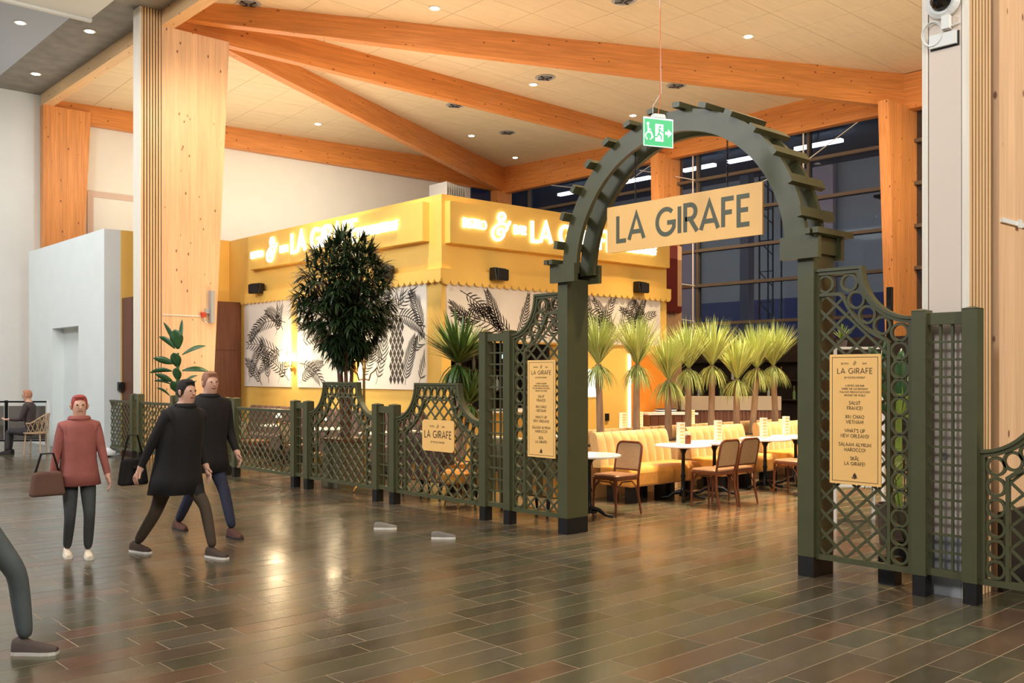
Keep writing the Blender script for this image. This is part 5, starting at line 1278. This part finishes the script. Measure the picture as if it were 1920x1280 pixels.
    for p in nm.polygons:
        c = p.center; best = 9; kk = 0
        for a, b, k in segs:
            ab = b - a; t = max(0, min(1, (c - a).dot(ab) / max(ab.length_squared, 1e-9))); dd = (c - a - ab * t).length
            if dd < best: best = dd; kk = k
        if kk == 1 and c.z > hip.z - coat: kk = 0
        if kk == 2 and (c - nk).length < .055 and c.z < nk.z: kk = 0
        p.material_index = kk; p.use_smooth = True
    body = D.objects.new('body', nm); C.objects.link(body); body.parent = o
    # face, hair, ears
    hm = Vector(hd); m = MB()
    prof = [(.010, .118), (.050, .112), (.078, .092), (.092, .06), (.097, .02), (.094, -.02), (.085, -.05)]
    hair = MB(); k = 0; n = 16
    for r_, z in prof:
        for j in range(n):
            a = 2 * PI * j / n; fr_ = max(0, math.sin(a)); lift = 0 if z > .07 else fr_ ** 1.5
            hair.v.append((hm.x + r_ * .86 * s * math.cos(a) * (1 - .12 * lift), hm.y - .008 * s + r_ * 1.06 * s * math.sin(a) * (1 - .42 * lift), hm.z + (z * (1 - lift * .2) + .008 + lift * max(0, .07 - z) * .95) * s))
    for i in range(len(prof) - 1):
        for j in range(n): hair.f.append((i * n + j, i * n + (j + 1) % n, (i + 1) * n + (j + 1) % n, (i + 1) * n + j)); hair.m.append(0)
    hair.f.append(tuple(range(n))); hair.m.append(0)
    hair.build('hood' if hood else 'hair', cols['hair'], o, smooth=True, world=False)
    for sx in (-1, 1):
        MB().lathe([(.002, -.007), (.0075, -.004), (.0075, .004), (.002, .007)], (hm.x + sx * .029 * s, hm.y + .082 * s, hm.z + .016 * s), 8).build('eye', mat('eye_dark', (50, 38, 32), .3), o, smooth=True, world=False)
        MB().lathe([(.004, -.03), (.014, -.01), (.016, .015), (.004, .028)], (hm.x + sx * .078 * s, hm.y - .01 * s, hm.z), 8).build('ear', SKIN, o, smooth=True, world=False)
    MB().tube([(hm.x, hm.y + .084 * s, hm.z + .02 * s), (hm.x, hm.y + .090 * s, hm.z - .004 * s), (hm.x, hm.y + .095 * s, hm.z - .018 * s), (hm.x, hm.y + .083 * s, hm.z - .025 * s)], [.005, .008, .010, .006], 8).build('nose', SKIN, o, smooth=True, world=False)
    MB().tube([(hm.x - .022 * s, hm.y + .080 * s, hm.z - .046 * s), (hm.x, hm.y + .087 * s, hm.z - .047 * s), (hm.x + .022 * s, hm.y + .080 * s, hm.z - .046 * s)], .005, 6).build('mouth', mat('lip', (160, 96, 84), .5), o, world=False)
    if coat > .12:
        m = MB(); n = 20; rows = []
        for t, rx, ry in ((0, .075, .075), (.05, .135, .10), (.16, .172, .128), (.42, .165, .14), (.62, .165, .145), (.82, .185, .160), (1, .205, .175)):
            c = sh + (hip - sh) * min(1, t * 1.35) + Vector((0, 0, .03 * H)); c.z = sh.z + .03 * H - t * (sh.z - hip.z + coat + .03 * H)
            for j in range(n):
                a = 2 * PI * j / n; wv = 1 + .03 * math.sin(5 * a + t * 3) * t
                m.v.append((c.x + rx * s * bulk * wv * math.cos(a), c.y + ry * s * bulk * wv * math.sin(a), c.z))
        for i in range(6):
            for j in range(n): m.f.append((i * n + j, i * n + (j + 1) % n, (i + 1) * n + (j + 1) % n, (i + 1) * n + j)); m.m.append(0)
        co = m.build('coat', cols['top'], o, smooth=True, world=False); mo = co.modifiers.new('t', 'SOLIDIFY'); mo.thickness = .012
        MB().tube([(nk.x + .085 * s * math.cos(a), nk.y + .08 * s * math.sin(a), nk.z - .005) for a in [2 * PI * i / 14 for i in range(15)]], .028, 8, cap=False).build('collar', cols['top'], o, smooth=True, world=False)
    for i, an in enumerate(ends):
        P = an + Vector((0, 0, -.085 * s)); sec = [(-.075, .030, .075), (-.05, .036, .09), (0, .036, .085), (.05, .040, .062), (.11, .045, .048), (.155, .040, .038), (.19, .022, .026)]
        sh_ = MB(); sl = MB(); nn_ = 8
        for yv, wv, hv in sec:
            for j in range(nn_):
                a = PI * j / (nn_ - 1); sh_.v.append((P.x + wv * s * math.cos(a), P.y + yv * s, P.z + (.018 + hv * math.sin(a) ** .7) * s))
            sl.v += [(P.x - (wv + .004) * s, P.y + yv * s, P.z), (P.x + (wv + .004) * s, P.y + yv * s, P.z), (P.x + (wv + .004) * s, P.y + yv * s, P.z + .02 * s), (P.x - (wv + .004) * s, P.y + yv * s, P.z + .02 * s)]
        for i2 in range(len(sec) - 1):
            for j in range(nn_ - 1): sh_.f.append((i2 * nn_ + j, i2 * nn_ + j + 1, (i2 + 1) * nn_ + j + 1, (i2 + 1) * nn_ + j)); sh_.m.append(0)
            for j in range(4): sl.f.append((i2 * 4 + j, i2 * 4 + (j + 1) % 4, i2 * 4 + 4 + (j + 1) % 4, i2 * 4 + 4 + j)); sl.m.append(0)
        sh_.f += [tuple(range(nn_)), tuple(range((len(sec) - 1) * nn_, len(sec) * nn_))]; sh_.m += [0, 0]; sl.f += [(0, 1, 2, 3), tuple(4 * (len(sec) - 1) + j for j in range(4))]; sl.m += [0, 0]
        so_ = sh_.build('shoe', cols['shoe'], o, smooth=True, world=False); sl.build('sole', cols['sole'], so_, world=False)
    return o
CL = lambda n, c: mat(n, c, .85, noise=(9, .1))
sole_w = CL('sole_white', (214, 206, 192)); sole_d = CL('sole_dark', (50, 42, 36))
dR = (.7408, -.6717)
person('person in grey jeans and dark trainer, mostly cut by the left edge', (1.44, 6.45), dR, 1.76, [(-.09, .32), (.09, -.38, .04)], [(-.30, -.12, .86), (.30, .2, .9)], (.03, .02),
       dict(top=CL('pale_jacket', (186, 172, 158)), legs=CL('grey_jeans', (78, 84, 84)), hair=CL('brown_hair', (90, 64, 46)), shoe=CL('dark_trainer', (84, 70, 62)), sole=sole_w), 1.05)
person('person in a red hooded jacket, dark trousers and white shoes, facing the viewer', (3.02, 9.30), (-.2, -.98), 1.50, [(-.07, .05), (.09, -.10)], [(-.24, .12, .72), (.24, .05, .70)], (.02, .01),
       dict(top=CL('red_jacket', (150, 84, 74)), legs=CL('charcoal_trousers', (58, 60, 60)), hair=CL('red_hood', (160, 70, 60)), shoe=CL('white_shoe', (224, 206, 178)), sole=sole_w), 1.1, hood=True, coat=.13)
person('nearer of two people in dark coats, with olive brown trousers and brown shoes', (3.735, 8.81), (.30, -.954), 1.72, [(-.08, .40), (.09, -.44)], [(-.27, .1, .80), (.30, -.15, .80)], (.10, .03),
       dict(top=CL('black_coat', (15, 10, 8)), legs=CL('olive_trousers', (70, 56, 40)), hair=CL('dark_hair', (34, 24, 20)), shoe=CL('brown_shoe', (66, 48, 36)), sole=sole_w), 1.35, coat=.26)
person('farther of two people in dark coats, with blue jeans and rust coloured shoes', (4.46, 9.80), (.02, -1), 1.80, [(-.09, .46), (.09, -.44)], [(-.28, .2, .84), (.30, -.1, .86)], (.10, .03),
       dict(top=CL('black_jacket', (18, 12, 10)), legs=CL('blue_jeans', (40, 42, 62)), hair=CL('fair_hair', (150, 104, 80)), shoe=CL('rust_shoe', (84, 50, 36)), sole=sole_d), 1.35, coat=.22)
sm = person('man in a dark jacket sitting at a cafe table behind the railing, far left', (6.12, 21.86), (-.80, .60), 1.74, [(-.12, .42), (.12, .46)], [(-.16, .38, .74), (.14, .34, .72)], (.03, .04),
       dict(top=CL('navy_jacket', (66, 54, 52)), legs=CL('dark_trousers', (60, 58, 60)), hair=CL('grey_hair', (176, 120, 92)), shoe=CL('black_shoe', (36, 32, 30)), sole=sole_d), 1.05, seated=True)
# bags
o = thing('shoulder_bag', (3.45, 9.12, .78), 'black shoulder bag held by the nearer person in the dark coat', 'bag')
m = MB().hexa([(-.14, -.05, -.13), (.14, -.05, -.13), (.14, .05, -.13), (-.14, .05, -.13)], [(-.11, -.03, .12), (.11, -.03, .12), (.11, .03, .12), (-.11, .03, .12)]).build('bag_body', CL('bag_black', (22, 16, 14)), o, world=False)
mo = m.modifiers.new('b', 'BEVEL'); mo.width = .03; mo.segments = 3
MB().tube([(-.1, 0, .11), (-.04, 0, .34), (.04, 0, .34), (.1, 0, .11)], .010, 6).build('strap', BLK, o, world=False); MB().box(-.02, .02, -.056, -.04, .03, .06).build('clasp', CHROME, o, world=False)
o = thing('brown_handbag', (2.72, 9.22, .72), 'brown handbag held by the person in the red jacket', 'bag')
m = MB().hexa([(-.15, -.06, -.12), (.15, -.06, -.12), (.15, .06, -.12), (-.15, .06, -.12)], [(-.12, -.04, .10), (.12, -.04, .10), (.12, .04, .10), (-.12, .04, .10)]).build('bag_body', CL('bag_brown', (96, 66, 50)), o, world=False)
mo = m.modifiers.new('b', 'BEVEL'); mo.width = .03; mo.segments = 3
MB().tube([(-.1, 0, .09), (-.05, 0, .26), (.05, 0, .26), (.1, 0, .09)], .010, 6).build('strap', BLK, o, world=False)
# cafe corner at the far left
rc = thing('rattan_chair', (6.2, 21.8, 0), 'pale rattan armchair with lattice back under the sitting man', 'chair', rz=math.atan2(.60, -.80) - PI / 2)
RAT = mat('rattan', (190, 158, 122), .6, noise=(10, .12))
MB().lathe([(.22, .43), (.245, .44), (.245, .465), (.22, .47)], n=18).build('seat', RAT, rc, world=False)
for a in (-135, -45, 45, 135):
    c_, s_ = math.cos(R(a)), math.sin(R(a)); MB().tube([(c_ * .2, s_ * .2, .44), (c_ * .24, s_ * .24, 0)], .016, 8).build('leg', RAT, rc, world=False)
top = [(.27 * math.cos(R(a)), .27 * math.sin(R(a)), .66 + .20 * max(0, math.sin(R(-a))) ** 1.2) for a in range(-200, 21, 20)]
MB().tube(top, .014, 8).build('arm_rail', RAT, rc, world=False, smooth=True)
for i in range(len(top) - 1):
    for q, w_ in (((top[i], i + 1)), ((top[i + 1], i))):
        b_1 = (top[w_][0] * .9, top[w_][1] * .9, .46); MB().tube([q, b_1], .007, 5).build('lattice_bar', RAT, rc, world=False)
ct = thing('cafe_table', (5.35, 22.45, 0), 'small dark cafe table in front of the sitting man', 'table')
MB().lathe([(.33, .70), (.34, .705), (.34, .725), (.33, .73)], n=20).build('table_top', mat('green_grey_top', (84, 90, 80), .4), ct, world=False); MB().lathe([(.2, 0), (.2, .02), (.03, .05), (.03, .70)], n=12).build('pedestal', BLK, ct, world=False)
rl = thing('cafe_railing', (6.0, 22.5, 0), 'low cafe railing with black top bar and white end post, far left', 'railing')
r1 = Vector((6.55, 22.15, 0)); dr = -Vector(dR).to_3d()
for k in range(4):
    p = r1 + dr * k * .9; MB().box(p.x - .03, p.x + .03, p.y - .03, p.y + .03, 0, 1.12).build('post', PLAS if k == 0 else BLK, rl)
q = r1 + dr * 2.7; MB().bar((r1.x, r1.y, 1.09), (q.x, q.y, 1.09), .05, .035).build('top_bar', BLK, rl); MB().bar((r1.x, r1.y, .25), (q.x, q.y, .25), .03, .03).build('lower_bar', BLK, rl)
for k in range(3):
    p = r1 + dr * (k * .9 + .05); q = r1 + dr * (k * .9 + .85); MB().hexa([(p.x, p.y, .27), (q.x, q.y, .27), (q.x, q.y + .01, .27), (p.x, p.y + .01, .27)], [(p.x, p.y, 1.0), (q.x, q.y, 1.0), (q.x, q.y + .01, 1.0), (p.x, p.y + .01, 1.0)]).build('infill_pane', mat('smoked_infill', (110, 104, 96), .3), rl)
# stray trainers caught on the floor in front of the fence
def sneaker(x, y, rz, label, tint):
    o = thing('sneaker', (x, y, 0), label, 'shoe', rz=rz); o.scale = (.84, .84, .80)
    sec = [(-.13, .026, .055), (-.10, .036, .075), (-.04, .036, .075), (.02, .038, .06), (.08, .045, .045), (.13, .042, .036), (.165, .022, .024)]; m = MB(); sl = MB(); n = 8
    for yv, wv, hv in sec:
        for j in range(n): a = PI * j / (n - 1); m.v.append((wv * math.cos(a), yv, .026 + hv * math.sin(a) ** .7))
        sl.v += [(-wv - .004, yv, 0), (wv + .004, yv, 0), (wv + .004, yv, .028), (-wv - .004, yv, .028)]
    for i in range(len(sec) - 1):
        for j in range(n - 1): m.f.append((i * n + j, i * n + j + 1, (i + 1) * n + j + 1, (i + 1) * n + j)); m.m.append(0)
        for j in range(4): sl.f.append((i * 4 + j, i * 4 + (j + 1) % 4, i * 4 + 4 + (j + 1) % 4, i * 4 + 4 + j)); sl.m.append(0)
    m.f += [tuple(range(n)), tuple(range((len(sec) - 1) * n, len(sec) * n))]; m.m += [0, 0]; sl.f += [(0, 1, 2, 3), tuple(4 * (len(sec) - 1) + j for j in range(4))]; sl.m += [0, 0]
    m.build('upper', tint, o, smooth=True, world=False); sl.build('sole', sole_w, o, world=False)
sneaker(6.03, 8.73, math.atan2(dR[1], dR[0]) - PI / 2, 'grey sneaker with white sole on the floor, left one before the arched panels', CL('sneaker_grey', (120, 112, 100)))
sneaker(6.12, 7.82, math.atan2(dR[1], dR[0]) - PI / 2, 'grey sneaker with white sole on the floor, right one before the arched panels', CL('sneaker_grey2', (112, 104, 94)))
